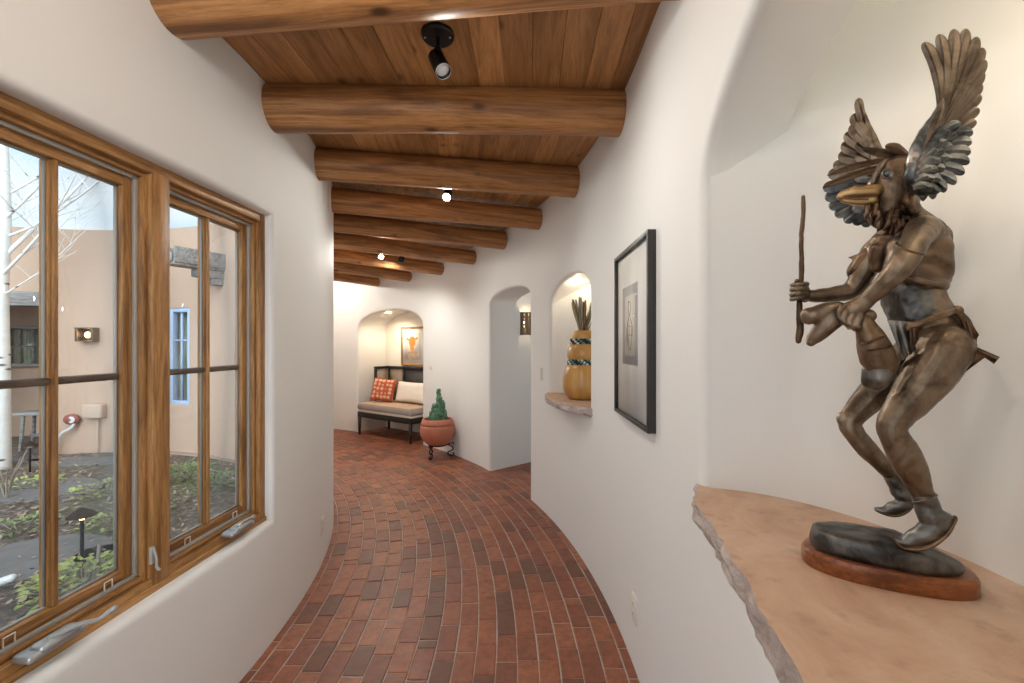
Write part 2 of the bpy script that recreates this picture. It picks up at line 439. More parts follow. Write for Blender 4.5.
def niche_cavity(bm, thc, a, b, z0, z1, d0=0.0, n=28, flare=0):
    er = polar(1, thc) - polar(0, thc); et = Vector((-er.y, er.x, 0))
    base = polar(Rout(thc), thc)
    def P(k): 
        ph = PI * k / n; return base + et * a * math.cos(ph) + er * (d0 + b * math.sin(ph))
    rows = [[bm.verts.new(P(k) + Vector((0, 0, lerp(z0, z1, j / 6)))) for k in range(n + 1)] for j in range(7)]
    for A, B in zip(rows, rows[1:]):
        for k in range(n): bm.faces.new((A[k], A[k + 1], B[k + 1], B[k]))
    bm.faces.new(rows[-1]); return base, et, er

SHELF = 1.054
NC, NA, NB = -12.6, .54, .40                # statue niche: centre angle, half width, depth
VC, VA, VB = 11.55, .44, .30                # vase niche
DV = Vector((.77, .638, 0)) * .34           # the doorway leads off this way
KV = Vector((.62, .785, 0)) * .66           # the nook goes back this way
bm = bmesh.new()
curved_wall(bm, pos_out, so(-34), so(88), 0, 2.86, [
    dict(contour=arch_contour(so(NC) - NA, so(NC) + NA, 1.0, 1.885, .235, 22), r=.035, depth=.19),
    dict(contour=arch_contour(so(VC) - VA, so(VC) + VA, 1.0, 1.78, .185, 22), r=.03, depth=.34),
    dict(contour=arch_contour(so(20.34), so(29.73), -.02, 1.91, .14), r=.03, vec=DV, open=True),
    dict(contour=arch_contour(so(45.9), so(60.8), -.02, 1.74, .27), r=.03, vec=KV, open=True)])
niche_cavity(bm, NC, NA, NB, 1.0, 2.36)
niche_cavity(bm, VC, VA, VB, 1.0, 2.02)
struct('wall_right', bm, 'plaster', sharp=50)

WT, WB, WY0, WY1 = 2.084, .594, .97, 2.152   # window casing: top, bottom, near and far ends
bm = bmesh.new()
curved_wall(bm, pos_in, -3.1, RI * rad(92), 0, 2.86, [
    dict(contour=rect_contour(s_in(WY0), s_in(WY1), WB, WT), r=.028, depth=.15)])
struct('wall_left', bm, 'plaster', sharp=50)

# hall beyond the doorway, back wall of the nook, far end
bm = bmesh.new()
pL = polar(RO + .03, 29.73) + DV; pR = polar(RO + .03, 20.34) + DV; hv = Vector((.77, .638, 0)) * 2.6
def quad(bm, *p): bm.faces.new([bm.verts.new(q) for q in p])
Z = Vector((0, 0, 1))
quad(bm, pL, pL + hv, pL + hv + Z * 2.4, pL + Z * 2.4)
pR2 = pR + Vector((.5, -.6, 0))
quad(bm, pR, pR2, pR2 + Z * 2.4, pR + Z * 2.4); quad(bm, pR2, pR2 + hv, pR2 + hv + Z * 2.4, pR2 + Z * 2.4)
quad(bm, pL + hv, pR2 + hv, pR2 + hv + Z * 2.4, pL + hv + Z * 2.4)
struct('wall_hall', bm, 'plaster')
bm = bmesh.new(); quad(bm, pL + Z * 2.4, pL + hv + Z * 2.4, pR2 + hv + Z * 2.4, pR2 + Z * 2.4, pR + Z * 2.4); struct('ceiling_hall', bm, 'plaster')
E1 = Vector((.816, -.578, 0)); E2 = Vector((.578, .816, 0)); NB0 = Vector((-2.21, 7.78, 0))
bm = bmesh.new(); a = NB0 - E1 * .5; b = NB0 + E1 * 2.3
quad(bm, a, b, b + Z * 2.3, a + Z * 2.3); struct('wall_nook', bm, 'niche_plaster')
bm = bmesh.new(); a = polar(RI - .05, 86); b = polar(RO + .05, 86); quad(bm, a, b, b + Z * 2.86, a + Z * 2.86); struct('wall_end', bm, 'plaster')

# ------------------------------------------------------------------ brick floor
bm = bmesh.new()
def brick(bm, R0, R1, t0, t1, top):
    j = .0022; c = .004
    R0 += j; R1 -= j; e0 = math.degrees(j / R0)
    t0 += e0; t1 -= e0
    def q(R, t, z): return polar(R, t, z)
    ce = math.degrees(c / R0); tm = (t0 + t1) / 2
    jt = [random.uniform(-.0014, .0014) for _ in range(4)]; R0 += random.uniform(-.0012, .0018); R1 += random.uniform(-.0018, .0012); t0 += random.uniform(-.018, .018)
    lo = [q(R0, t0, -.03), q(R1, t0, -.03), q(R1, t1, -.03), q(R0, t1, -.03)]
    md = [q(R0, t0, top - .003), q(R1, t0, top - .003), q(R1, t1, top - .003), q(R0, t1, top - .003)]
    hi = [q(R0 + c, t0 + ce, top + jt[0]), q(R1 - c, t0 + ce, top + jt[1]), q(R1 - c, t1 - ce, top + jt[2]), q(R0 + c, t1 - ce, top + jt[3])]
    L, Mv, Hv = [[bm.verts.new(p) for p in s] for s in (lo, md, hi)]
    bm.faces.new(Hv)
    for A, B in ((L, Mv), (Mv, Hv)):
        for i in range(4): bm.faces.new((A[i], A[(i + 1) % 4], B[(i + 1) % 4], B[i]))
BWD = .0965
r = RI - .06; ring = 0
while r < 8.6:
    lo_, hi_ = (-34, 88) if r < RO + .1 else (14, 70)
    t = lo_ + random.uniform(0, 1.8)
    while t < hi_:
        L = random.choice([.195, .19, .2, .185, .188, .2, .178, .06 if random.random() < .6 else .195])
        dt = math.degrees(L / (r + BWD / 2))
        brick(bm, r, r + BWD, t, t + dt, random.uniform(-.0015, .0015)); t += dt
    r += BWD; ring += 1
n = 60
A = [bm.verts.new(polar(RI - .3, lerp(-36, 90, i / n), -.004)) for i in range(n + 1)]; B = [bm.verts.new(polar(8.7, lerp(-36, 90, i / n), -.004)) for i in range(n + 1)]
for i in range(n): bm.faces.new((A[i], A[i + 1], B[i + 1], B[i])).material_index = 1
fo = struct('floor', bm, ['brick', 'mortar'], sharp=0)
for p in fo.data.polygons: p.use_smooth = False

# ------------------------------------------------------------------ ceiling planks and log beams
BEAMS = [(-6.4, 2.538, .108), (1.75, 2.505, .109), (10.4, 2.508, .102), (18.3, 2.482, .093), (26.4, 2.478, .090), (33.7, 2.442, .086), (41.5, 2.420, .083), (49.1, 2.405, .080), (56.5, 2.392, .072)]
def zc(t): return 2.695 - .13 * smooth01((t - 18) / 42)
bm = bmesh.new(); uvl = bm.loops.layers.uv.new('UVMap')
edges_ = [-34, -25, -16] + [b[0] for b in BEAMS] + [64, 73, 82, 90]
for a, b in zip(edges_, edges_[1:]):
    tm = (a + b) / 2; er = polar(1, tm) - polar(0, tm); et = Vector((-er.y, er.x, 0))
    za, zb = zc(a), zc(b); r = 4.22 + random.uniform(0, .1)
    while r < 6.3:
        w = random.choice([.125, .128, .122]); half = r * rad(b - a) / 2 + .03
        base = Vector((CX, CY, 0)); zo = random.uniform(0, .002); ru, rv = random.uniform(0, 40), random.uniform(0, 40)
        P = []
        for (u, v, dz) in ((-1, 0, .004), (-1, .0035, 0), (-1, w - .0035, 0), (-1, w, .004), (1, 0, .004), (1, .0035, 0), (1, w - .0035, 0), (1, w, .004)):
            P.append((base + er * (r + v) + et * (u * half) + Vector((0, 0, (za if u < 0 else zb) + dz + zo)), (u * half + ru, v + rv)))
        vs = [bm.verts.new(p) for p, _ in P]
        for i in range(3):
            f = bm.faces.new((vs[i], vs[i + 1], vs[i + 5], vs[i + 4]))
            for lp, k in zip(f.loops, (i, i + 1, i + 5, i + 4)): lp[uvl].uv = P[k][1]
        f = bm.faces.new((vs[0], vs[4], vs[7], vs[3]))
        r += w
# boards above the gaps
k0 = [bm.verts.new(polar(4.2, t, 2.74)) for t in range(-34, 91, 4)]; k1 = [bm.verts.new(polar(6.35, t, 2.74)) for t in range(-34, 91, 4)]
for i in range(len(k0) - 1): bm.faces.new((k0[i], k0[i + 1], k1[i + 1], k1[i]))
struct('ceiling', bm, 'plank', sharp=20)

ordn = ['nearest log beam, cut off by the top edge of the picture', 'second log beam from the front, whole width in view just past the black spotlight', 'third log beam from the front with a long drying crack',
        'fourth log beam from the front, behind the lit spotlight', 'fifth log beam from the front, its right end above the arched doorway', 'sixth log beam from the front, lit warm at its left by a spotlight',
        'seventh log beam from the front, left part glowing orange', 'eighth log beam from the front, second from the far end', 'farthest and shortest visible log beam, above the far nook']
for i, (t, zb, br) in enumerate(BEAMS):
    bm = bmesh.new(); L0, L1 = RI - .04, RO + .05
    sd = random.uniform(0, 50); ns_, sg = 40, 28; rings = []
    for k in range(ns_ + 1):
        x = lerp(L0, L1, k / ns_) - 5.2; ring_ = []
        for q in range(sg):
            a = 2 * PI * q / sg
            rr = br * (1 + .035 * noise.noise(Vector((x * 1.2 + sd, math.cos(a), math.sin(a)))) + .014 * noise.noise(Vector((x * 5 + sd, 3 * math.cos(a), 3 * math.sin(a)))) - .05 * (k / ns_ - .5) * (1 if i % 2 else -1))
            if i == 2 and abs(a - 4.1 - .12 * noise.noise(Vector((x * 3, 9, 0)))) < .12: rr -= .010 * max(0, 1 - abs(x + .05) / .55)
            ring_.append(bm.verts.new((x, rr * math.cos(a), rr * math.sin(a) + .01 * noise.noise(Vector((x * .9, sd, 0))))))
        rings.append(ring_)
    for A, B in zip(rings, rings[1:]):
        for q in range(sg): bm.faces.new((A[q], A[(q + 1) % sg], B[(q + 1) % sg], B[q]))
    bm.faces.new(rings[0]); bm.faces.new(rings[-1])
    c = polar(5.2, t, zb + br)
    tag(obj('ceiling_beam', bm, 'log', None, False, Matrix.Translation(c) @ Matrix.Rotation(rad(t), 4, 'Z')), 'peeled round wooden ' + ordn[i], 'beam', 'round log beams across the ceiling')

# ------------------------------------------------------------------ the casement window in the left wall
WM = Matrix(((N0.x, T0.x, 0, 0), (N0.y, T0.y, 0, 0), (0, 0, 1, 0), (0, 0, 0, 1)))
def win_local():   # x into the wall (outward), y along the wall, z up; origin at the wall face, floor level
    return Matrix.Translation(P0) @ WM
win = bpy.data.objects.new('window_1', None); COL.objects.link(win); win.matrix_world = win_local(); MW[win] = win_local(); tag(win, kind='structure')
y0, y1 = s_in(WY0), s_in(WY1); ym = s_in(1.557)
def bars(specs):
    bm = bmesh.new()
    for lo, hi, bv in specs: box(bm, lo, hi, bevel=bv)
    return bm
cw = .04
# casing: horizontal then vertical members (stepped mouldings)
obj('casing', bars([((.055, y0, WT - cw), (.12, y1, WT), .006), ((.055, y0, WB), (.12, y1, WB + .045), .006),
                    ((.075, y0, WT - cw - .016), (.14, y1, WT - cw), .004), ((.075, y0, WB + .045), (.14, y1, WB + .06), .004), ((.045, y0, WB - .004), (.075, y1, WB + .022), .006)]), 'window_wood_h', win)
obj('jamb', bars([((.053, y1 - cw, WB), (.122, y1, WT), .006), ((.053, y0, WB), (.122, y0 + cw, WT), .006),
                  ((.075, y1 - cw - .014, WB), (.14, y1 - cw, WT), .004), ((.075, y0 + cw, WB), (.14, y0 + cw + .014, WT), .004)]), 'window_wood_v', win)
obj('mullion', bars([((.05, ym - .036, WB + .02), (.14, ym + .036, WT - .03), .006), ((.072, ym - .05, WB + .04), (.14, ym - .03, WT - .04), .004), ((.072, ym + .03, WB + .04), (.14, ym + .05, WT - .04), .004)]), 'window_wood_v', win)
for (a, b) in ((y0 + cw + .014, ym - .05), (ym + .05, y1 - cw - .014)):
    zt, zb_ = WT - cw - .016, WB + .06
    st = .042
    sash = obj('sash', bars([((.105, a, zb_), (.15, a + st, zt), .005), ((.105, b - st, zb_), (.142, b, zt), .005)]), 'window_wood_v', win)
    obj('sash_rail', bars([((.106, a + .01, zt - st), (.149, b - .01, zt), .005), ((.106, a + .01, zb_), (.149, b - .01, zb_ + st), .005)]), 'window_wood_h', sash)
    mid = (a + b) / 2
    obj('muntin', bars([((.118, mid - .0135, zb_ + st), (.15, mid + .0135, zt - st), .005), ((.108, mid - .006, zb_ + st), (.15, mid + .006, zt - st), .003)]), 'window_wood_v', sash)
    obj('crossbar', bars([((.118, a + st, 1.345 - .011), (.15, b - st, 1.345 + .011), .005)]), 'crossbar_wood', sash)
    g = obj('glass_pane', bars([((.1335, a + st - .006, zb_ + st - .006), (.1365, b - st + .006, zt - st + .006), 0)]), 'glass', sash)
    obj('glazing_bead', bars([((.124, a + st, zb_ + st), (.1335, a + st + .006, zt - st), 0), ((.124, b - st - .006, zb_ + st), (.1335, b - st, zt - st), 0), ((.124, a + st, zb_ + st), (.1335, b - st, zb_ + st + .006), 0), ((.124, a + st, zt - st - .006), (.1335, b - st, zt - st), 0),
                             ((.126, mid - .018, zb_ + st), (.1335, mid - .0135, zt - st), 0), ((.126, mid + .0135, zb_ + st), (.1335, mid + .018, zt - st), 0)]), 'weatherstrip', sash)
    obj('screen_track', bars([((.092, a, zb_), (.105, b, zb_ + .012), .002), ((.092, a, zt - .012), (.105, b, zt), .002), ((.092, b - .012, zb_), (.105, b, zt), .002), ((.092, a, zb_), (.105, a + .012, zt), .002)]), 'weatherstrip', sash)
    for yy in (lerp(a, b, .25), lerp(a, b, .80)):
        bm = bmesh.new()
        tube(bm, [(.10, yy - .013, zb_ + .012), (.10, yy - .013, zb_ + .036), (.10, yy + .013, zb_ + .036), (.10, yy + .013, zb_ + .012)], .0022, 6, 1)
        obj('screen_clip', bm, 'white_plastic', sash)
def crank(yc, open_):
    bm = bmesh.new(); zz = WB + .04
    box(bm, (.005, -.075, 0), (.062, .075, .022), bevel=.010, seg=3); box(bm, (.0, -.05, .008), (.045, .055, .034), bevel=.012, seg=3)
    o = obj('crank_base', bm, 'steel_grey', win, M=Matrix.Translation((.0, yc, zz)))
    bm = bmesh.new()
    if open_: pts = [(.02, -.01, .034), (-.012, .035, .040), (-.034, .065, .036), (-.04, .09, .044)]
    else: pts = [(.02, -.03, .036), (.018, .02, .040), (.016, .06, .036)]
    tube(bm, pts, [.011, .009, .008, .008][:len(pts)], 10, 4, flat=(.6, 1.1)); p = pts[-1]
    ell(bm, (p[0] - .004, p[1] + .008, p[2]), (.008, .013, .010))
    obj('crank_arm', bm, 'steel_grey', o)
crank(s_in(1.19), True); crank(s_in(1.93), False)
bm = bmesh.new(); zz = WB + .12
box(bm, (.044, ym - .048, zz - .02), (.056, ym - .034, zz + .04), bevel=.003); tube(bm, [(.044, ym - .041, zz + .035), (.034, ym - .040, zz), (.036, ym - .037, zz - .03), (.030, ym - .034, zz - .042)], [.004, .004, .0045, .005], 8, 4)
obj('lock_lever', bm, 'weatherstrip', win)

# ------------------------------------------------------------------ stone shelves
def shelf_slab(name, label, thc, front, half, depth_poly, ztop, th):
    er = polar(1, thc) - polar(0, thc); et = Vector((-er.y, er.x, 0)); base = polar(Rout(thc), thc)
    n = 54; fr = []
    for i in range(n + 1):
        t = lerp(half, -half, i / n)
        d = front(t) + .006 * noise.noise(Vector((t * 16, 3.1, thc))) + .004 * noise.noise(Vector((t * 45, 7, thc)))
        fr.append(base + et * t + er * d)
    bk = [base + et * t + er * d for t, d in depth_poly]
    bm = bmesh.new()
    # front edge as a ragged band
    rows = []
    for j in range(6):
        z = lerp(ztop, ztop - th, j / 5); row = []
        for i, p in enumerate(fr):
            q = p - er * 0
            off = (.012 * noise.noise(Vector((i * .33, j * .8, thc))) + .007 * noise.noise(Vector((i * 1.1, j * 1.7, thc + 4)))) * (1 if j else .25) + (.004 if j == 0 else 0) + (.010 if j == 5 else 0)
            row.append(bm.verts.new(q + er * off + Vector((0, 0, z - 0 * j))))
        rows.append(row)
    for A, B in zip(rows, rows[1:]):
        for i in range(n): bm.faces.new((A[i], A[i + 1], B[i + 1], B[i])).material_index = 1
    for row, z in ((rows[0], ztop), (rows[-1], ztop - th)):
        bkv = [bm.verts.new(p + Vector((0, 0, z))) for p in bk]
        bm.faces.new(row + bkv).material_index = 0 if z == ztop else 1
    bmesh.ops.triangulate(bm, faces=[f for f in bm.faces if len(f.verts) > 4])
    for f in bm.faces: f.smooth = False
    return tag(obj(name, bm, ['flagstone', 'flagstone_edge'], None, True, sharp=40), label, 'shelf')
def ellback(a, b, n=20, grow=.004): return [((-a - grow) * math.cos(PI * k / n), (b + grow) * math.sin(PI * k / n)) for k in range(n + 1)]
shelf_slab('stone_shelf', 'big tan flagstone shelf with a chipped front edge, under the bronze statue', NC,
           lambda t: (math.sqrt((RO + .03) ** 2 - t * t) - (RO + .03)) - .052 + .045 * smooth01((t - .40) / .17) + .045 * smooth01((-t - .40) / .17), .575, ellback(NA, NB), SHELF, .055)
shelf_slab('stone_shelf', 'small sandstone shelf bulging from the wall under the gourd vase', VC,
           lambda t: -.135 * max(0, 1 - (t / .52) ** 2) ** .75 - .002, .50, ellback(VA, VB), 1.05, .052)

# ------------------------------------------------------------------ wall plates
def plate(name, label, cat, M, toggles):
    t = thing(name, label, cat, M.translation); t.matrix_world = M; MW[t] = M
    bm = bmesh.new(); box(bm, (-.006, -.037, -.058), (.001, .037, .058), bevel=.003); obj('cover_plate', bm, 'almond_plastic', t)
    bm = bmesh.new()
    if toggles == 'switch':
        box(bm, (-.010, -.016, -.033), (-.005, .016, .033), bevel=.002); obj('rocker', bm, 'white_plastic', t)
    else:
        for z in (-.021, .021):
            b2 = bmesh.new(); box(b2, (-.0085, -.014, z - .014), (-.005, .014, z + .014), bevel=.003)
            s = obj('socket', b2, 'white_plastic', t)
            b3 = bmesh.new()
            for yy in (-.005, .005): box(b3, (-.0089, yy - .0012, z - .002), (-.0084, yy + .0012, z + .007))
            obj('slot', b3, 'bead_black', s)
        bm.free()
    return t
def MO(deg, z): return Matrix.Translation(polar(Rout(deg) - .001, deg, z)) @ Matrix.Rotation(rad(deg), 4, 'Z')
def MI(deg, z): return Matrix.Translation(polar(RI + .001, deg, z)) @ Matrix.Rotation(rad(deg + 180), 4, 'Z')
plate('light_switch', 'almond light switch on the white wall right of the arched doorway', 'switch', MO(17.83, 1.193), 'switch')
plate('light_switch', 'small wall switch plate between the bench nook and the cactus corner', 'switch', MO(43.86, 1.16), 'switch')
plate('power_outlet', 'power outlet low on the right wall below the black framed picture', 'outlet', MO(-.6, .272), 'outlet')
plate('power_outlet', 'power outlet low on the left wall past the window', 'outlet', MI(11.75, .248), 'outlet')

# ------------------------------------------------------------------ framed picture on the right wall
fa, fb = Vector((.517, 2.229, 0)), Vector((.508, 1.65, 0))
ex = (fb - fa).normalized(); L = (fb - fa).length; nz_ = Vector((-ex.y, ex.x, 0)) * -1      # nz_ points to the corridor
if nz_.x > 0: nz_ = -nz_
fz0, fz1 = 1.117, 1.885
M = Matrix(((ex.x, nz_.x, 0, fa.x), (ex.y, nz_.y, 0, fa.y), (0, 0, 1, fz0), (0, 0, 0, 1)))
pic = thing('framed_picture', 'tall black framed picture with a wide white mat on the right wall', 'picture', fa); pic.matrix_world = M; MW[pic] = M
H_ = fz1 - fz0
def frame_bm(W, H, w, d0, d1, bv=.002):
    return bars([((0, d0, 0), (w, d1, H), bv), ((W - w, d0, 0), (W, d1, H), bv), ((w, d0, 0), (W - w, d1, w), bv), ((w, d0, H - w), (W - w, d1, H), bv)])
obj('frame', frame_bm(L, H_, .017, -.036, 0), 'frame_black', pic)
obj('mat_board', bars([((.012, -.024, .012), (L - .012, -.016, H_ - .012), 0)]), 'mat_board', pic)
ap = obj('print', bars([((.125, -.0165, .245), (.385, -.014, .60), 0)]), 'art_grey', pic)
obj('drawing_sheet', bars([((.175, -.0142, .285), (.345, -.0128, .555), 0)]), 'art_cream', ap)
bm = bmesh.new()
def pl(pts, r=.0016, seg=5): tube(bm, [(x, -.0126, z) for x, z in pts], r, seg, 4, flat=(1, 1))
pl([(.25, .53), (.275, .52), (.28, .49), (.265, .47), (.245, .48), (.24, .51), (.25, .53)])
pl([(.262, .47), (.285, .44), (.30, .39), (.29, .33), (.26, .31), (.235, .34), (.225, .40), (.24, .45), (.258, .47)])
pl([(.235, .44), (.215, .40), (.22, .35)]); pl([(.29, .44), (.315, .41), (.305, .37)]); pl([(.25, .45), (.255, .40), (.245, .34)]); pl([(.24, .42), (.285, .415)]); pl([(.235, .38), (.295, .375)])
obj('line_drawing', bm, 'art_sepia', ap)
obj('glass', bars([((.014, -.012, .014), (L - .014, -.010, H_ - .014), 0)]), 'picture_glass', pic)

# ------------------------------------------------------------------ gourd vase and dried stems
gp = polar(6.205, VC, 1.05)
gv = thing('gourd_vase', 'tall three-lobed ochre gourd vase with two beaded collars on the small stone shelf', 'vase', gp)
prof = [(.0, .002), (.085, 0), (.12, .02), (.148, .07), (.152, .12), (.149, .175), (.130, .232), (.101, .268), (.101, .28), (.116, .305), (.121, .335), (.114, .372), (.097, .402), (.081, .420), (.080, .432), (.085, .450), (.084, .472), (.076, .492), (.066, .505), (.060, .503), (.062, .46), (0, .45)]
pp = catmull([Vector((a, b, 0)) for a, b in prof], 3)
bm = bmesh.new(); lathe(bm, [(max(0, p.x), p.y) for p in pp], 48); obj('gourd_body', bm, 'gourd', gv, sharp=60)
for z, rr, nn in ((.274, .111, 30), (.426, .091, 26)):
    bm = bmesh.new()
    for i in range(nn):
        a = 2 * PI * i / nn
        for k in range(3):
            ell(bm, (rr * math.cos(a + k * .04), rr * math.sin(a + k * .04), z + (k - 1) * .013), (.0095, .0095, .0085), seg=8, mat=(i + k) % 3 if (i + k) % 4 else 0)
    lathe(bm, [(rr - .006, z - .02), (rr - .001, z), (rr - .006, z + .02)], 40)
    obj('bead_collar', bm, ['bead_black', 'bead_turquoise', 'bead_white'], gv)
ds = thing('dried_stems', 'bundle of dried grey-green stems standing in the gourd vase', 'dried plant', gp + Vector((0, 0, .462)))
for i in range(24):
    a = random.uniform(0, 2 * PI); lean = random.uniform(.02, .48); h = random.uniform(.15, .29); rb = random.uniform(0, .03)
    b = Vector((rb * math.cos(a), rb * math.sin(a), 0)); tip = b + Vector((math.cos(a) * lean * h, math.sin(a) * lean * h, h))
    bm = bmesh.new()
    tube(bm, [b, b.lerp(tip, .4), b.lerp(tip, .62), b.lerp(tip, .85), tip], [.006, .007, .018, .020, .013], 8, 4, flat=(.5, 1))
    obj('stem', bm, 'dried_stem' if i % 5 else 'dried_brown', ds)

# ------------------------------------------------------------------ ceiling spotlights
def lamp(name, kind, loc, energy, col, size=.04, target=None, spot=80, blend=.6, parent=None):
    l = bpy.data.lights.new(name, kind); l.energy = energy; l.color = col
    if kind == 'AREA': l.shape = 'DISK'; l.size = size
    else: l.shadow_soft_size = size
    if kind == 'SPOT': l.spot_size = rad(spot); l.spot_blend = blend
    o = bpy.data.objects.new(name, l); COL.objects.link(o); o.location = loc
    if target is not None: o.rotation_euler = (Vector(target) - Vector(loc)).to_track_quat('-Z', 'Y').to_euler()
    return o
WARM = (1, .965, .895)
def spotlight(label, loc, aim, lit, energy=0, spot=168):
    loc = Vector(loc); t = thing('ceiling_spotlight', label, 'light', loc)
    bm = bmesh.new(); lathe(bm, [(0, 0), (.066, 0), (.066, -.010), (.060, -.018), (0, -.020)], 36); o = obj('canopy', bm, 'black_metal', t)
    for sx in (-1, 1):
        bm = bmesh.new(); ell(bm, (sx * .05, -.005, -.019), (.005, .005, .003), seg=10)
        obj('screw', bm, 'steel_grey', o)
    bm = bmesh.new(); tube(bm, [(0, 0, -.015), (0, 0, -.06)], .008, 12, 1); ell(bm, (0, 0, -.066), (.015, .015, .017)); tube(bm, [(0, 0, -.066), (.004, 0, -.088)], .009, 12, 1); obj('swivel_arm', bm, 'black_metal', t)
    d = Vector(aim).normalized(); c = Vector((.006, 0, -.118))
    Q = Matrix.Translation(c) @ d.to_track_quat('Z', 'Y').to_matrix().to_4x4()
    bm = bmesh.new(); lathe(bm, [(0, -.052), (.026, -.052), (.032, -.044), (.034, .05), (.030, .054), (.027, .05), (.027, .038), (0, .038)], 32); hd = obj('lamp_head', bm, 'black_metal', t, M=Q)
    bm = bmesh.new(); lathe(bm, [(.027, .049), (.031, .055), (.0325, .05)], 32); obj('trim_ring', bm, 'white_plastic', hd)
    bm = bmesh.new(); lathe(bm, [(0, .047), (.015, .046), (.0275, .041)], 24); obj('lens', bm, 'lamp_lens' if lit else 'lens_off', hd)
    if energy:
        p = loc + c + d * .075
        lamp('spotlight_lamp', 'SPOT', p, energy, WARM, .035, p + d, spot, 1.0)
sp1 = Vector((-.297, 1.76, zc(0)))
spotlight('black ceiling spotlight with a round canopy on the planks before the second log beam', sp1, (.35, -.35, -.8), False, 11)
spotlight('lit ceiling spotlight, the bright dot in front of the fourth log beam', (-.49, 3.30, zc(12)), (-.02, -.72, -.6), True, 14)
spotlight('farther lit ceiling spotlight before the sixth log beam', (-1.56, 5.22, zc(38)), (.25, -.7, -.6), True, 26)
spotlight('small black ceiling spotlight right of the farther lit one', (-1.36, 5.40, zc(38)), (-.3, .15, -.93), False, 36)

# ------------------------------------------------------------------ hall sconce
hd = DV.normalized(); sp = polar(RO + .03, 29.73) + hd * .50
hn = Vector((hd.y, -hd.x, 0))
M = Matrix(((hd.x, -hn.x, 0, sp.x), (hd.y, -hn.y, 0, sp.y), (0, 0, 1, 1.57), (0, 0, 0, 1)))
t = thing('wall_sconce', 'perforated metal wall sconce glowing inside the arched doorway', 'sconce', sp); t.matrix_world = M; MW[t] = M
bm = bmesh.new(); sg = 26
for j in range(12):
    for k in range(sg):
        a0, a1 = PI * k / sg, PI * (k + 1) / sg
        if j in (2, 4, 6, 8, 10) and k % 6 == 2: continue
        q = [(.075 * math.cos(a), -.085 * math.sin(a), lerp(0, .28, jj / 12)) for a, jj in ((a0, j), (a1, j), (a1, j + 1), (a0, j + 1))]
        bm.faces.new([bm.verts.new(p) for p in q])
bmesh.ops.remove_doubles(bm, verts=bm.verts[:], dist=1e-4)
obj('shade', bm, 'tin', t)
bm = bmesh.new(); box(bm, (-.06, -.012, .05), (.06, -.001, .23), bevel=.003); obj('back_plate', bm, 'tin', t)
bm = bmesh.new(); ell(bm, (0, -.04, .15), (.014, .014, .025)); tube(bm, [(0, -.04, .08), (0, -.04, .13)], .010, 10, 1); obj('bulb', bm, 'lamp_warm', t)
lamp('sconce_lamp', 'POINT', sp + hn * .045 + Z * 1.73, 3.6, (1, .74, .45), .02)
lamp('hall_lamp', 'POINT', pR2 + hv * .45 - hn * -.0 + Z * 2.1, 12, WARM, .1)

# ------------------------------------------------------------------ nook: bench, pillows, painting, downlight
bx = Vector((-2.47, 7.13, 0)); brz = math.atan2(E1.y, E1.x)
BL, BD = 1.25, .62
t = thing('bench', 'dark wood bench with cane back and grey seat cushion in the far nook', 'bench', bx, brz)
fl = obj('frame', bars([((-.03, -.02, .29), (BL, .02, .375), .006), ((-.03, BD - .04, .29), (BL, BD, .375), .006), ((-.03, -.02, .29), (.015, BD, .375), .006), ((BL - .045, -.02, .29), (BL, BD, .375), .006)]), 'dark_wood', t)
for (x, y) in ((0, 0), (BL - .04, 0), (0, BD - .03), (BL - .04, BD - .03)):
    bm = bmesh.new(); tube(bm, [(x, y, .0), (x, y, .30)], [.018, .03], 4, 1, cap=False, up=(1, 1, 0)); obj('leg', bm, 'dark_wood', t, sharp=30)
obj('mattress_base', bars([((-.02, -.015, .372), (BL - .01, BD - .03, .412), .014)]), 'linen_white', t)
cu = obj('seat_cushion', bars([((-.03, -.03, .408), (BL, BD - .03, .505), .025)]), 'cushion_taupe', t)
obj('seat_top', bars([((-.018, -.018, .495), (BL - .012, BD - .04, .515), .008)]), 'cushion_top', cu)
yb = BD - .02
bk = obj('backrest', bars([((-.03, yb - .02, .37), (.015, yb + .025, 1.08), .006), ((BL - .045, yb - .02, .37), (BL, yb + .025, 1.08), .006), ((-.03, yb - .02, 1.045), (BL, yb + .025, 1.09), .006), ((-.03, yb - .02, .50), (BL, yb + .025, .545), .006), ((.36, yb - .02, .5), (.40, yb + .025, 1.08), .004)]), 'dark_wood', t)
ar_ = obj('armrest', bars([((-.03, .30, .50), (.012, .335, 1.085), .006), ((-.03, .30, 1.05), (.012, yb, 1.09), .006), ((-.03, .30, .50), (.012, yb, .54), .006)]), 'dark_wood', t)
obj('cane_panel', bars([((-.014, .33, .53), (-.004, yb, 1.06), 0)]), 'cane', ar_)
obj('cane_panel', bars([((.012, yb - .004, .54), (.365, yb + .006, 1.05), 0)]), 'cane', bk)
obj('cane_panel', bars([((.395, yb - .004, .54), (BL - .04, yb + .006, 1.05), 0)]), 'cane_dark', bk)
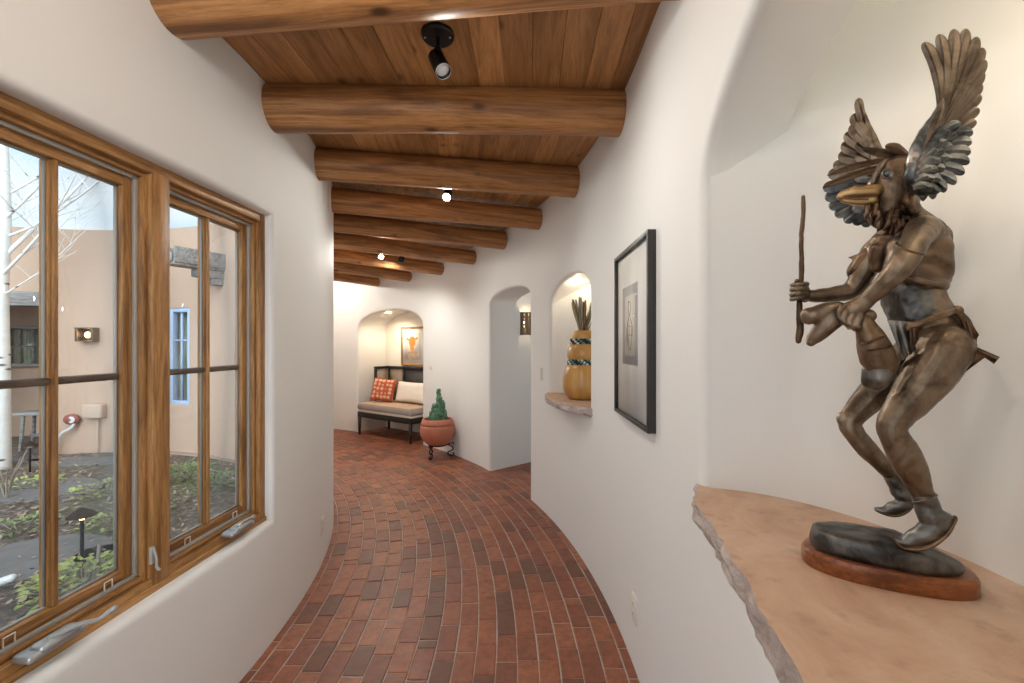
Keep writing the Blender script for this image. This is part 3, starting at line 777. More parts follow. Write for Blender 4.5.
def pillow(name, label, w, h, th, M, mat, cat='pillow'):
    bm = bmesh.new(); n = 18; V = {}
    for sd in (1, -1):
        for i in range(n + 1):
            for j in range(n + 1):
                u, v_ = i / n * 2 - 1, j / n * 2 - 1
                e = ((1 - u ** 4) * (1 - v_ ** 4)) ** .5
                x = u * w / 2 * (1 - .05 * (1 - abs(u)) * v_ * v_ - .07 * (v_ ** 2 < .98) * 0); z = v_ * h / 2
                x *= 1 - .05 * (1 - v_ * v_); z *= 1 - .06 * (1 - u * u)
                V[sd, i, j] = bm.verts.new((x, sd * (th / 2 * e + .006 * e * noise.noise(Vector((u * 2.4, v_ * 2.4, sd + w * 7)))), z))
    for sd in (1, -1):
        for i in range(n):
            for j in range(n): bm.faces.new((V[sd, i, j], V[sd, i + 1, j], V[sd, i + 1, j + 1], V[sd, i, j + 1]))
    bmesh.ops.remove_doubles(bm, verts=bm.verts[:], dist=1e-5)
    return tag(obj(name, bm, mat, None, False, M, sharp=0), label, cat)
BM = Matrix.Translation(bx) @ Matrix.Rotation(brz, 4, 'Z')
pillow('throw_pillow', 'red patterned square pillow at the left end of the bench', .40, .38, .15, BM @ Matrix.Translation((.235, .285, .712)) @ Matrix.Rotation(rad(26), 4, 'Z') @ Matrix.Rotation(rad(5), 4, 'Y') @ Matrix.Rotation(rad(-18), 4, 'X'), 'red_print')
pillow('throw_pillow', 'long white lumbar pillow leaning on the bench back', .80, .34, .15, BM @ Matrix.Translation((.80, .425, .69)) @ Matrix.Rotation(rad(-14), 4, 'X'), 'linen_white')
pp0 = NB0 + E1 * .40; M = Matrix.Translation(pp0 + Vector((0, 0, 1.105)) - E2 * .002) @ Matrix.Rotation(brz, 4, 'Z')
t = thing('framed_painting', 'gold framed painting with an orange animal head above the bench', 'picture', pp0); t.matrix_world = M; MW[t] = M
W, H2 = .58, .65
def frame2(W, H, w, y0_, y1_): return bars([((0, y0_, 0), (w, y1_, H), .004), ((W - w, y0_, 0), (W, y1_, H), .004), ((w, y0_, 0), (W - w, y1_, w), .004), ((w, y0_, H - w), (W - w, y1_, H), .004)])
obj('frame', frame2(W, H2, .028, -.03, 0), 'gold_wood', t)
obj('mat_board', bars([((.02, -.014, .02), (W - .02, -.008, H2 - .02), 0)]), 'mat_board', t)
pt = obj('painting', bars([((.10, -.017, .10), (W - .10, -.0138, H2 - .10), 0)]), 'art_cream', t)
bm = bmesh.new(); ell(bm, (.27, -.0165, .40), (.085, .002, .095)); ell(bm, (.27, -.0165, .30), (.05, .0022, .06)); ell(bm, (.17, -.0165, .44), (.045, .002, .02), Matrix.Rotation(.4, 3, 'Y')); ell(bm, (.37, -.0165, .45), (.045, .002, .02), Matrix.Rotation(-.4, 3, 'Y')); obj('animal_head', bm, 'art_orange', pt)
bm = bmesh.new(); ell(bm, (.29, -.0165, .18), (.15, .0015, .07)); obj('brown_wash', bm, 'art_brown', pt)
nl = NB0 + E1 * .45 - E2 * .33
t = thing('recessed_light', 'small round recessed light in the arched nook ceiling', 'light', nl + Z * 1.955)
bm = bmesh.new(); lathe(bm, [(.03, .012), (.05, .004), (.05, -.004), (.034, 0)], 28); obj('trim_ring', bm, 'white_plastic', t)
bm = bmesh.new(); lathe(bm, [(0, .004), (.034, .004)], 24); obj('lens', bm, 'lamp_warm', t)
lamp('nook_lamp', 'SPOT', nl + Z * 1.93, 11, (1, .78, .52), .04, nl + Z, 165, .6)

# ------------------------------------------------------------------ potted cactus on an iron stand
pc = Vector((-.965, 5.70, 0))
t = thing('plant_stand', 'curled wrought iron plant stand under the terracotta pot', 'stand', pc)
bm = bmesh.new(); tube(bm, [(.118 * math.cos(a), .118 * math.sin(a), .160) for a in [2 * PI * i / 24 for i in range(25)]], .007, 8, 1); obj('ring', bm, 'iron', t)
for k in range(3):
    a = -PI / 2 - .35 + k * 2 * PI / 3; d = Vector((math.cos(a), math.sin(a), 0))
    pts = [(.118, .160), (.18, .135), (.20, .095), (.165, .07), (.135, .06), (.14, .025), (.175, .008), (.205, .02), (.205, .045), (.185, .045)]
    bm = bmesh.new(); tube(bm, [d * x + Vector((0, 0, z)) for x, z in pts], .0085, 8, 5)
    top = [(.118, .160), (.17, .172), (.20, .18), (.205, .155)]
    tube(bm, [d * x + Vector((0, 0, z)) for x, z in top], .007, 8, 4); obj('leg', bm, 'iron', t)
t = thing('potted_cactus', 'green columnar cactus in a round terracotta pot by the corner wall', 'plant', pc + Vector((0, 0, .162)))
prof = [(0, 0), (.10, 0), (.155, .03), (.205, .10), (.222, .17), (.218, .235), (.205, .262), (.212, .275), (.205, .305), (.19, .335), (.178, .338), (.17, .325), (.18, .29), (0, .285)]
bm = bmesh.new(); lathe(bm, [(max(0, p.x), p.y) for p in catmull([Vector((a, b, 0)) for a, b in prof], 3)], 48)
for a, z in ((.222, .185),): pass
obj('pot', bm, 'terracotta', t, sharp=60)
bm = bmesh.new(); lathe(bm, [(.172, .0), (.1, .012), (0, .016)], 30, (0, 0, .295)); obj('soil', bm, 'soil', t)
def cact(bm):
    random.seed(21); O = pc + Vector((0, 0, .43))
    for (x, y, h, r) in ((.015, 0, .45, .050), (-.03, -.03, .24, .048), (.065, .0, .30, .044), (-.08, .0, .15, .038), (.0, -.07, .19, .042), (.095, -.03, .19, .036), (.045, -.05, .36, .036)):
        z = 0; k = 0
        while z < h:
            q = r * (1 - .45 * (z / .45)) * random.uniform(.85, 1.1)
            for j in range(5):
                a = j * 2 * PI / 5 + k * .5
                ell(bm, O + Vector((x + .006 * math.sin(k * 2.1) + q * .55 * math.cos(a), y + q * .55 * math.sin(a), z)), (q * .52, q * .52, q * .95), seg=10)
            ell(bm, O + Vector((x + .006 * math.sin(k * 2.1), y, z)), (q * .7, q * .7, q), seg=12)
            z += q * .95; k += 1
organic('cactus', cact, 'cactus', t, .005, 2)
# ------------------------------------------------------------------ bronze statue
def S(px, py, d=0.0):          # a point of the sculpture: its long axis runs obliquely across the niche, d = depth off that axis
    return at(px, py, .765 - (px - 890) * .0007 + d)
U = .00174
sb = Vector((.64, .765, SHELF))
st = thing('bronze_statue', 'bronze statue of a winged bird-masked dancer on an oval wooden plinth', 'statue', sb)
ax = Vector((.886, -.464, 0)).normalized(); ay = Vector((.464, .886, 0)).normalized()
def oval(a, b, n=56, p=2.4, wob=0.0, sd=0, c=Vector((0, 0, 0))):
    o = []
    for i in range(n):
        t = 2 * PI * i / n; ct, s_ = math.cos(t), math.sin(t)
        x = a * abs(ct) ** (2 / p) * (1 if ct > 0 else -1); y = b * abs(s_) ** (2 / p) * (1 if s_ > 0 else -1)
        k = 1 + wob * noise.noise(Vector((ct * 1.6 + sd, s_ * 1.6, sd)))
        o.append(sb + c + ax * x * k + ay * y * k)
    return o
def stack(bm, rings):
    rs = [[bm.verts.new(p) for p in r] for r in rings]; n = len(rs[0])
    for A, B in zip(rs, rs[1:]):
        for i in range(n): bm.faces.new((A[i], A[(i + 1) % n], B[(i + 1) % n], B[i]))
    bm.faces.new(rs[0][::-1]); bm.faces.new(rs[-1])
PC = Vector((.003, -.003, 0))
bm = bmesh.new()
stack(bm, [[p + Z * h for p in oval(.119 * s, .064 * s, c=PC)] for h, s in ((0, .985), (.003, 1), (.022, 1), (.026, .985), (.030, .955))])
obj('plinth', bm, 'plinth_wood', st, True, sharp=50)
bm = bmesh.new(); rk = []
for h, s in ((.028, 1.0), (.038, 1.02), (.052, 1.0), (.062, .97), (.066, .90), (.067, .6), (.0672, .3)):
    ring_ = []
    for p in oval(.106 * s, .050 * s, 56, 2.3, .10, 3.3, PC):
        tl = (p - sb).dot(ax)
        hh = h - max(0, (h - .034)) * .75 * smooth01((tl - .02) / .09)
        ring_.append(p + Z * (hh + .003 * noise.noise(p * 38 + Vector((0, 0, h * 60)))))
    rk.append(ring_)
stack(bm, rk)
obj('rock_base', bm, 'bronze_rock', st, True, sharp=0)

def limb(bm, pts, k=.87, seg=16, sub=5):
    tube(bm, [S(p[0], p[1], p[2]) for p in pts], [p[3] * U * k for p in pts], seg, sub)
NEAR_ARM = [(922, 229, -.036, 15), (915, 242, -.062, 13), (906, 258, -.082, 12.5), (895, 273, -.086, 11.5), (878, 290, -.080, 9), (866, 301, -.074, 7.3), (857, 309, -.070, 7.5)]
FAR_ARM = [(882, 246, .030, 13), (868, 266, .036, 12.5), (853, 289, .038, 10.8), (838, 293.5, .034, 9.8), (822, 295.5, .026, 8.3), (811, 296, .020, 7.2), (803, 293, .018, 6.6)]
def fingers_near(bm):
    limb(bm, [(867, 300, -.074, 8), (859, 306, -.072, 9.5), (852, 311, -.071, 9.5)], .9, 14, 3)
    for (kx, ky, mx, my, tx, ty, r) in ((844, 306, 838.5, 314, 843.5, 324, 2.55), (848.6, 310, 843.8, 319, 849, 328, 2.6), (854.4, 313.5, 850, 323, 855, 330, 2.55), (860.6, 316, 857, 324, 861, 329.5, 2.3)):
        limb(bm, [(856, 309, -.071, 4), (kx, ky, -.078, r + .6), (mx, my, -.081, r), (lerp(mx, tx, .6), lerp(my, ty, .6), -.079, r), (tx, ty, -.070, r * .85)], .92, 10, 3)
    limb(bm, [(858, 307, -.066, 4), (850, 304, -.058, 3.6), (844, 309, -.052, 3.2), (842, 316, -.052, 2.7)], .92, 10, 3)   # thumb
def fingers_far(bm):
    for i, (y, r) in enumerate(((284, 2.35), (289, 2.45), (294, 2.4), (298.6, 2.1))):
        limb(bm, [(805, y + 1, .016, 4), (807, y, .008, r + .4), (801, y, -.004, r), (794.5, y + .5, -.003, r), (791.5, y + 1, .008, r * .95), (793.5, y + 1.2, .020, r * .85)], .92, 10, 3)
    limb(bm, [(806, 297, .020, 4), (803, 289, .027, 3.4), (799, 283, .020, 3.1), (797, 281, .010, 2.7)], .92, 10, 3)         # thumb over the staff
def body(bm):
    limb(bm, [(941, 343, 0, 29), (934, 330, 0, 30), (920, 308, 0, 29), (914, 290, 0, 29), (914, 268, -.002, 31), (917, 248, -.002, 31), (917, 232, 0, 25), (908, 214, 0, 15), (898, 198, .004, 13)], .76, 24, 5)
    ell(bm, S(923, 232, -.028), (.028, .024, .026)); ell(bm, S(886, 243, .026), (.026, .024, .024)); ell(bm, S(930, 240, .012), (.03, .026, .032))
    ell(bm, S(946, 343, -.016), (.029, .029, .038)); ell(bm, S(944, 344, .018), (.030, .028, .038))                           # buttocks
    ell(bm, S(906, 262, -.004), (.026, .033, .030)); ell(bm, S(905, 306, -.002), (.024, .032, .024))
    # near leg (weight bearing), far leg swung up behind it
    limb(bm, [(943, 348, -.022, 27), (930, 372, -.030, 24.5), (911, 399, -.036, 20), (898, 415, -.040, 16), (892, 426, -.041, 14.5), (894, 436, -.040, 14), (903, 452, -.036, 15.8), (911, 468, -.032, 15.5), (918, 484, -.030, 12.3), (925, 499, -.030, 9.6), (929, 508, -.030, 9)], .83, 18, 5)
    ell(bm, S(887, 424, -.046), (.0125, .0125, .016))
    limb(bm, [(918, 352, .022, 24), (893, 376, .028, 22), (868, 400, .034, 17), (854, 415, .036, 14), (850, 424, .036, 13), (855, 434, .037, 12.2), (868, 450, .040, 12), (881, 464, .044, 10), (892, 477, .047, 8), (897, 486, .048, 7.6)], .83, 18, 5)
    ell(bm, S(843, 419, .033), (.011, .011, .014))
    limb(bm, NEAR_ARM, .85); limb(bm, FAR_ARM, .92)
    fingers_near(bm); fingers_far(bm)
def musc(co, n): return .0012 * noise.noise(co * 34) + .0005 * noise.noise(co * 110)
organic('body', body, 'bronze_skin', st, .0017, 3, musc)

def boot(bm, top, pts, k=.85): limb(bm, top, k, 16, 4); limb(bm, pts, k, 16, 4)
def folds(co, n): return .0004 * math.sin(co.z * 330 + 40 * co.x) + .0011 * noise.noise(co * 60)
mc = organic('moccasin', lambda bm: boot(bm, [(925, 498, -.030, 11.3), (927, 505, -.030, 11), (931, 516, -.031, 12), (938, 524, -.031, 11)], [(944, 519, -.030, 9), (934, 528, -.032, 11.5), (920, 536, -.034, 10), (908, 541, -.036, 8), (898, 541.5, -.038, 4.5)]), 'bronze_patina', st, .0022, 3, folds)
organic('sole', lambda bm: tube(bm, [S(x, y, d) for x, y, d in ((953, 520, -.030), (944, 532, -.032), (931, 542, -.034), (916, 546.5, -.036), (900, 545, -.038), (893, 539, -.039))], [.0085, .0125, .014, .014, .012, .005], 16, 4, flat=(.36, 1.15), up=(0, 0, 1)), 'bronze_brown', mc, .0018, 2)
organic('cuff', lambda bm: tube(bm, [S(925 + 11.5 * math.cos(a), 498.5 - 3.6 * math.cos(a) + 2.0 * math.sin(a), -.030 - .017 * math.sin(a)) for a in [2 * PI * i / 16 for i in range(17)]], .0023, 8, 2), 'bronze_skin', mc, .0014, 1)
mf = organic('moccasin', lambda bm: boot(bm, [(894, 478, .047, 9.3), (897, 486, .048, 9), (902, 495, .049, 9.5), (908, 498, .05, 8)], [(914, 496, .05, 5.5), (905, 503, .049, 8.5), (893, 508, .047, 7.5), (884, 510.5, .045, 5.5), (877, 509, .044, 3.2)]), 'bronze_patina', st, .0022, 3, folds)
organic('sole', lambda bm: tube(bm, [S(x, y, d) for x, y, d in ((916, 500, .05), (907, 509, .049), (896, 514, .047), (885, 513.5, .045), (876, 508.5, .044))], [.007, .010, .011, .009, .004], 14, 4, flat=(.36, 1.1), up=(0, 0, 1)), 'bronze_brown', mf, .0018, 2)
organic('cuff', lambda bm: tube(bm, [S(894 + 9 * math.cos(a), 477 - 2.0 * math.cos(a) + 1.5 * math.sin(a), .047 - .014 * math.sin(a)) for a in [2 * PI * i / 16 for i in range(17)]], .0020, 8, 2), 'bronze_skin', mf, .0014, 1)

def vest(bm):
    limb(bm, [(920, 238, .004, 26), (918, 250, 0, 32), (917.5, 266, 0, 32.5), (917, 277, -.001, 32)], .80, 28, 5)
    limb(bm, [(930, 252, 0, 14), (942, 246, .004, 8), (949.5, 236, .006, 3.0), (949.5, 231, .006, 1.2)], .8, 14, 4)
    tube(bm, [S(917 + 31 * math.cos(a), 281 + 2.5 * math.sin(a * 2), -.043 * math.sin(a)) for a in [2 * PI * i / 22 for i in range(23)]], .0052, 10, 2)
def drape(co, n): return .0010 * math.sin(co.z * 150 + co.x * 120 + 8 * noise.noise(co * 14)) + .0016 * noise.noise(co * 36)
organic('vest', vest, 'bronze_cloth', st, .0024, 3, drape)
def sleeve(bm):
    limb(bm, [(890, 236, .020, 13), (876, 250, .034, 13.5), (866, 262, .038, 13.5), (859, 272, .040, 12.5)], .86, 18, 4)
    limb(bm, [(868, 258, .036, 8), (857, 257, .040, 5), (849, 257.5, .044, 2)], .8, 12, 4)
    limb(bm, [(904, 228, .004, 9), (890, 238, .004, 10), (878, 252, .006, 9), (876, 268, .010, 7)], .85, 14, 4)
organic('shoulder_cloth', sleeve, 'bronze_dark', st, .0023, 2, lambda co, n: .0012 * math.sin(co.x * 200 + co.z * 160 + 8 * noise.noise(co * 16)) + .001 * noise.noise(co * 60))
def ringaround(cx, cy, rx, slope, d, rd, r, n=18):
    return lambda bm: tube(bm, [S(cx + rx * math.cos(a), cy + slope * math.cos(a) + 2.2 * math.sin(a), d - rd * math.sin(a)) for a in [2 * PI * i / n for i in range(n + 1)]], r, 8, 2)
organic('arm_band', ringaround(910.5, 249, 14.2, 5.0, -.071, .0225, .0026), 'bronze_dark', st, .0014, 1)
def belly(bm):
    limb(bm, [(890, 292, -.004, 13), (892, 305, -.006, 14), (898, 316, -.006, 11)], .8, 18, 4)
organic('belly_wrap', lambda bm: limb(bm, [(909, 285, -.003, 27.5), (911, 300, -.002, 29), (916, 314, -.002, 28.5)], .785, 26, 4), 'bronze_patina', st, .0024, 2, lambda co, n: .0024 * noise.noise(co * 42) + .001 * noise.noise(co * 110))
def cloth_sheet(bm, cols, th=.0032):
    """cols: list of columns, each a list of (px, py, d)"""
    A = [[bm.verts.new(S(*p)) for p in c] for c in cols]; B = [[bm.verts.new(S(p[0], p[1], p[2] + th)) for p in c] for c in cols]
    m_, n_ = len(cols), len(cols[0])
    for i in range(m_ - 1):
        for j in range(n_ - 1):
            bm.faces.new((A[i][j], A[i + 1][j], A[i + 1][j + 1], A[i][j + 1])); bm.faces.new((B[i][j], B[i][j + 1], B[i + 1][j + 1], B[i + 1][j]))
    for i in range(m_ - 1):
        bm.faces.new((A[i][0], B[i][0], B[i + 1][0], A[i + 1][0])); bm.faces.new((A[i][-1], A[i + 1][-1], B[i + 1][-1], B[i][-1]))
    for j in range(n_ - 1):
        bm.faces.new((A[0][j], A[0][j + 1], B[0][j + 1], B[0][j])); bm.faces.new((A[-1][j], B[-1][j], B[-1][j + 1], A[-1][j + 1]))
def flap(tl, tr, bl, br, d0, d1, wave, n=12, m=9):
    cols = []
    for i in range(n + 1):
        u = i / n; c = []
        for j in range(m + 1):
            v = j / m
            x = lerp(lerp(tl[0], tr[0], u), lerp(bl[0], br[0], u), v); y = lerp(lerp(tl[1], tr[1], u), lerp(bl[1], br[1], u), v)
            c.append((x, y, lerp(d0, d1, v) + wave * math.sin(u * 9 + 1.2 * v) * (.3 + .7 * v)))
        cols.append(c)
    return cols
bm = bmesh.new(); cloth_sheet(bm, flap((887, 320), (913, 322), (903, 360), (916, 350), -.050, -.056, .004)); lo_ = obj('loincloth', bm, 'bronze_patina', st, True, sharp=60)
bm = bmesh.new(); cloth_sheet(bm, flap((908, 323), (920, 322), (911, 356), (919, 338), -.058, -.052, .003)); cloth_sheet(bm, flap((905, 352), (914, 345), (894, 375), (897, 374), -.050, -.03, .002)); obj('loincloth_lining', bm, 'bronze_brown', lo_, True, sharp=60)
def sash(bm):
    for o in (0, 3.2):
        limb(bm, [(906, 325 + o, -.050, 1.6), (914, 323 + o, -.058, 1.8), (930, 318 + o, -.058, 1.8), (945, 312.5 + o, -.048, 1.8), (956, 308.5 + o, -.022, 1.8), (958, 309 + o, .0, 1.8)], 1, 10, 4)
    ell(bm, S(957, 311, -.024), (.0085, .008, .009)); limb(bm, [(957, 312, -.026, 4), (966, 322, -.022, 4.5), (972, 338, -.020, 4), (972, 350, -.022, 2.6)], .8, 12, 4)
    limb(bm, [(910, 324, -.058, 2.6), (908, 329, -.058, 2)], 1, 10, 3)
sa = organic('waist_sash', sash, 'bronze_brown', st, .0017, 1)
bm = bmesh.new()
cloth_sheet(bm, flap((960, 314), (973, 325), (971, 350), (979, 335), -.026, -.030, .003))
cloth_sheet(bm, flap((970, 344), (987, 356), (952, 365), (960, 376), -.028, -.018, .003))
cloth_sheet(bm, flap((970, 344), (974, 350), (1000, 357), (994, 364), -.030, -.026, .003))
obj('sash_tail', bm, 'bronze_brown', sa, True, sharp=60)

# what the hands hold
bm = bmesh.new(); sp_ = [(803.3, 197), (802.6, 215), (802, 235), (801.5, 255), (800.8, 275), (800, 295), (799.6, 312), (799.5, 330), (799, 341)]
tube(bm, [S(x + .7 * math.sin(i * 2.1), y, .008 + .002 * math.sin(i * 1.7)) for i, (x, y) in enumerate(sp_)], [.0034, .0038, .0040, .0038, .0044, .0046, .0052, .0064, .0050], 12, 5)
for v in bm.verts: v.co += Vector((1, 0, 0)) * .0012 * noise.noise(v.co * 90)
obj('staff', bm, 'bronze_dark', st, True, sharp=0)
def bone(bm):
    limb(bm, [(840, 313, -.063, 9), (830, 316, -.064, 9.5), (822, 320, -.064, 8)], .85, 16, 4)
    ell(bm, S(810, 315, -.068), (.015, .013, .0135))
    limb(bm, [(868, 316, -.060, 8), (850, 313, -.062, 8), (836, 309, -.064, 9), (824, 311, -.066, 9.5), (814, 315, -.068, 9.5), (808.5, 318, -.068, 8)], .85, 16, 4)
    limb(bm, [(846, 315, -.062, 8), (833, 320, -.062, 11), (822, 330, -.060, 10), (814, 338, -.058, 8), (811, 342, -.058, 5.5)], .85, 16, 4)
organic('hide_paw', bone, 'bronze_skin', st, .0022, 4)
def bundle(bm):
    limb(bm, [(858, 316, -.062, 7), (864, 324, -.064, 10), (870, 337, -.064, 13), (876, 351, -.062, 15.5), (879, 362, -.060, 15.5), (879, 371, -.058, 13)], .84, 20, 5)
    limb(bm, [(866, 326, -.060, 8), (863, 345, -.060, 6), (866, 362, -.060, 6)], .84, 14, 4)
bu = organic('hide_bundle', bundle, 'bronze_brown', st, .0023, 3, lambda co, n: .0015 * noise.noise(co * 45))
organic('bundle_end', lambda bm: (limb(bm, [(878, 367, -.062, 12), (879, 376, -.060, 13), (877, 382, -.056, 10)], .84, 18, 4), limb(bm, [(869, 370, -.060, 7), (868, 382, -.054, 7)], .84, 12, 3)), 'bronze_patina', bu, .0022, 3, lambda co, n: .0016 * noise.noise(co * 50))
for y0_, y1_, xa, xb in ((343, 337, 860, 884), (350.5, 346, 861, 891)):
    organic('binding_cord', lambda bm: limb(bm, [(xa, y0_, -.066, 1.3), (lerp(xa, xb, .3), y0_, -.086, 1.3), (lerp(xa, xb, .65), lerp(y0_, y1_, .6), -.087, 1.3), (xb, y1_, -.070, 1.3)], 1, 8, 4), 'bronze_dark', bu, .0013, 1)

# the bird mask
def mask_(bm):
    limb(bm, [(896, 170, 0, 17.5), (893, 183, 0, 21.5), (892, 197, 0, 20), (889, 208, .002, 17)], .78, 24, 5)
    limb(bm, [(890, 158, 0, 6), (898, 157, 0, 7), (905, 160, 0, 6)], .8, 14, 4)
    limb(bm, [(905, 172, 0, 15), (907, 188, 0, 14), (906, 202, 0, 13)], .8, 18, 4)
    limb(bm, [(882, 176, 0, 8), (877, 185, 0, 10), (876, 193, 0, 9)], .85, 16, 4)
mk = organic('bird_mask', mask_, 'bronze_mask', st, .0022, 4, lambda co, n: .001 * noise.noise(co * 50))
organic('crown_plate', lambda bm: limb(bm, [(873, 183, -.012, 3), (877, 173, -.012, 4), (882, 165, -.010, 4), (889, 158, -.006, 3)], .85, 14, 4), 'bronze_wing', mk, .0018, 2)
organic('crown_plate', lambda bm: limb(bm, [(911, 160, -.012, 5), (914, 170, -.018, 6), (915, 180, -.016, 5)], .85, 14, 4), 'bronze_patina', mk, .0018, 2)
organic('eye', lambda bm: (tube(bm, [S(887 + 5.4 * math.cos(a), 174 + 4.5 * math.sin(a), -.0345 + .002 * math.cos(a)) for a in [2 * PI * i / 20 for i in range(21)]], .0021, 8, 2), ell(bm, S(887, 174, -.030), (.0066, .0055, .0058))), 'bronze_patina', mk, .0012, 1)
organic('beak', lambda bm: (limb(bm, [(875, 191.4, -.014, 7.5), (867, 191.8, -.013, 7.4), (854, 192.6, -.012, 6.6), (845, 194.2, -.012, 5.4), (841, 196.5, -.012, 4.2)], .95, 16, 4), limb(bm, [(874, 200.5, -.012, 5), (866, 201.8, -.012, 4.6), (854, 201.6, -.011, 3.8), (844, 200.3, -.011, 3.0)], .95, 14, 4)), 'bronze_gold', mk, .0017, 2)
organic('beak_line', lambda bm: limb(bm, [(845, 198.6, -.0215, .9), (856, 199.3, -.0225, 1.0), (868, 199.2, -.026, 1.0)], 1, 8, 3), 'bronze_dark', mk, .001, 0)
def fur(bm):
    random.seed(5)
    limb(bm, [(873, 213, 0, 9), (884, 221, -.002, 11), (897, 217, -.004, 10), (909, 207, -.004, 9)], .85, 16, 4)
    for i in range(60):
        t = random.random(); x = lerp(867, 910, t); y = 204 + 12 * math.sin(t * 2.4) + random.uniform(-6, 6); d = random.uniform(-.030, .012)
        limb(bm, [(x, y, d, 2.4), (x - 1 + random.uniform(-2, 2), y + 7, d - .003, 2.2), (x - 3 + random.uniform(-2, 2), y + 13, d, 1.0)], .9, 8, 3)
organic('fur_collar', fur, 'bronze_dark', mk, .0017, 1)
organic('hair_tuft', lambda bm: [limb(bm, [(911 + i, 190 + 3 * i, -.020 + .004 * i, 5), (908 + 2 * i, 202 + 2 * i, -.026 + .004 * i, 5.5), (913 + i * 2, 212, -.022 + .005 * i, 3.5)], .85, 12, 3) for i in range(4)], 'bronze_brown', mk, .0018, 2, lambda co, n: .0016 * noise.noise(co * 75))

def feather(bm, b, t, bow, w, d0, d1, th=.0016, n=12, tip=.8, root=.55, mat=0, groove=.0007):
    """closed blade from b to t in the statue's plane; bow = sideways belly in px"""
    dx, dy = t[0] - b[0], t[1] - b[1]; L = math.hypot(dx, dy); nx, ny = -dy / L, dx / L
    F_, B_ = [], []
    us = (-1, -.8, -.5, -.2, -.05, .05, .2, .5, .8, 1)
    vv_ = [tip * .98 * i / 7 for i in range(8)] + [tip + (1 - tip) * math.sin(PI / 2 * i / 7) for i in range(8)]; n = len(vv_) - 1
    for v in vv_:
        k = 4 * v * (1 - v) * bow
        cx, cy = b[0] + dx * v + nx * k, b[1] + dy * v + ny * k
        wd = w * (root + (1 - root) * min(1, v / .45)) * (1 if v < tip else math.sqrt(max(.0, 1 - ((v - tip) / (1 - tip)) ** 2)) * .96 + .04)
        d = lerp(d0, d1, v)
        fr, bk_ = [], []
        for u in us:
            q = (1 - u * u) * th + .0004; g = groove * (1 if abs(u) < .1 else 0)
            p = (cx + nx * u * wd, cy + ny * u * wd)
            fr.append(bm.verts.new(S(p[0], p[1], d - q - g + .0012 * u))); bk_.append(bm.verts.new(S(p[0], p[1], d + q + .0012 * u)))
        F_.append(fr); B_.append(bk_)
    m_ = len(us)
    for i in range(n):
        for j in range(m_ - 1):
            for f in (bm.faces.new((F_[i][j], F_[i][j + 1], F_[i + 1][j + 1], F_[i + 1][j])), bm.faces.new((B_[i][j], B_[i + 1][j], B_[i + 1][j + 1], B_[i][j + 1]))): f.material_index = mat
        for q in (0, m_ - 1): bm.faces.new((F_[i][q], F_[i + 1][q], B_[i + 1][q], B_[i][q])).material_index = mat
    for q in (0, n):
        bm.faces.new(F_[q] + B_[q][::-1]).material_index = mat

bm = bmesh.new()                                     # near wing, raised
TIPS = [(924.5, 42, 6.5), (940, 34, 5.5), (955, 29, 4), (967, 28.5, 3), (978, 37, 2), (984, 48, 1), (986, 60, 0), (984, 72, -1), (982, 84, -2), (981, 95, -3), (979, 108, -3), (976, 120, -4)]
for i, (x, y, bw) in enumerate(TIPS):
    k = i / (len(TIPS) - 1); b = (lerp(940, 930, k), lerp(112, 160, k))
    feather(bm, b, (x, y), bw, lerp(7.2, 5.8, k), -.034 + .0026 * i, -.054 + .0034 * i, .0017, 14, .86, .5, groove=.0014)
SEC = [(973, 131), (972, 141), (971, 151), (970, 161), (965, 172), (957, 182), (947, 190), (936, 197), (926, 199)]
for i, (x, y) in enumerate(SEC):
    k = i / (len(SEC) - 1); b = (lerp(932, 912, k), lerp(148, 188, k))
    feather(bm, b, (x, y), -4, 6.4, -.050 + .001 * i, -.048 + .001 * i, .0017, 12, .80, .6, 1)
for row, (n_, dd, ww) in enumerate(((7, -.056, 5.2), (7, -.061, 4.6), (6, -.065, 4.0))):
    for i in range(n_):
        k = i / (n_ - 1); b = (lerp(931 - row * 4, 915 - row * 1, k), lerp(140 + row * 8, 184 + row * 2, k)); e = (lerp(960 - row * 10, 938 - row * 6, k), lerp(122 + row * 9, 191 - row * 3, k))
        feather(bm, b, e, -1.5, ww, dd, dd + .002, .0018, 10, .75, .7, 1)
for i in range(9):                                   # ridge feathers along the leading edge
    k = i / 8; b = (lerp(916, 938, k), lerp(172, 120, k)); feather(bm, b, (b[0] + lerp(5, 5, k), b[1] - lerp(22, 22, k)), lerp(2, 1, k), 3.0, -.060, -.052, .0022, 10, .7, .7, 0)
w1 = obj('wing', bm, ['bronze_wing', 'bronze_covert'], st, True, sharp=75)
organic('wing_root', lambda bm: (limb(bm, [(914, 190, -.026, 7), (914, 178, -.046, 9), (916, 160, -.050, 9), (924, 138, -.048, 8), (936, 116, -.044, 5.5), (939, 107, -.042, 3.5)], .78, 16, 5), limb(bm, [(913, 182, -.03, 9), (925, 188, -.05, 9), (935, 190, -.05, 5)], .78, 14, 4)), 'bronze_covert', w1, .0022, 2, lambda co, n: .0018 * noise.noise(co * 95))
bm = bmesh.new()                                     # far wing, behind the head
FT = [(858.5, 98, -3), (853, 114, -2), (850.5, 125, -2), (844.5, 134, -1), (841, 145, -1), (838, 156, 0), (833, 166, 0), (828, 175, 0), (823, 189, 0), (825, 199, 0), (829, 208, 0), (835, 216, 0), (844, 222, 0), (853, 224, 0), (862, 226, 0)]
for i, (x, y, bw) in enumerate(FT):
    k = i / (len(FT) - 1); b = (lerp(872, 884, k), lerp(140, 200, k))
    feather(bm, b, (x, y), bw, lerp(6.5, 6.0, k) - (1.5 if i == 0 else 0), .052 + .0012 * i, .060 + .0012 * i, .0018, 12, .84, .75, 0 if i < 8 else 1)
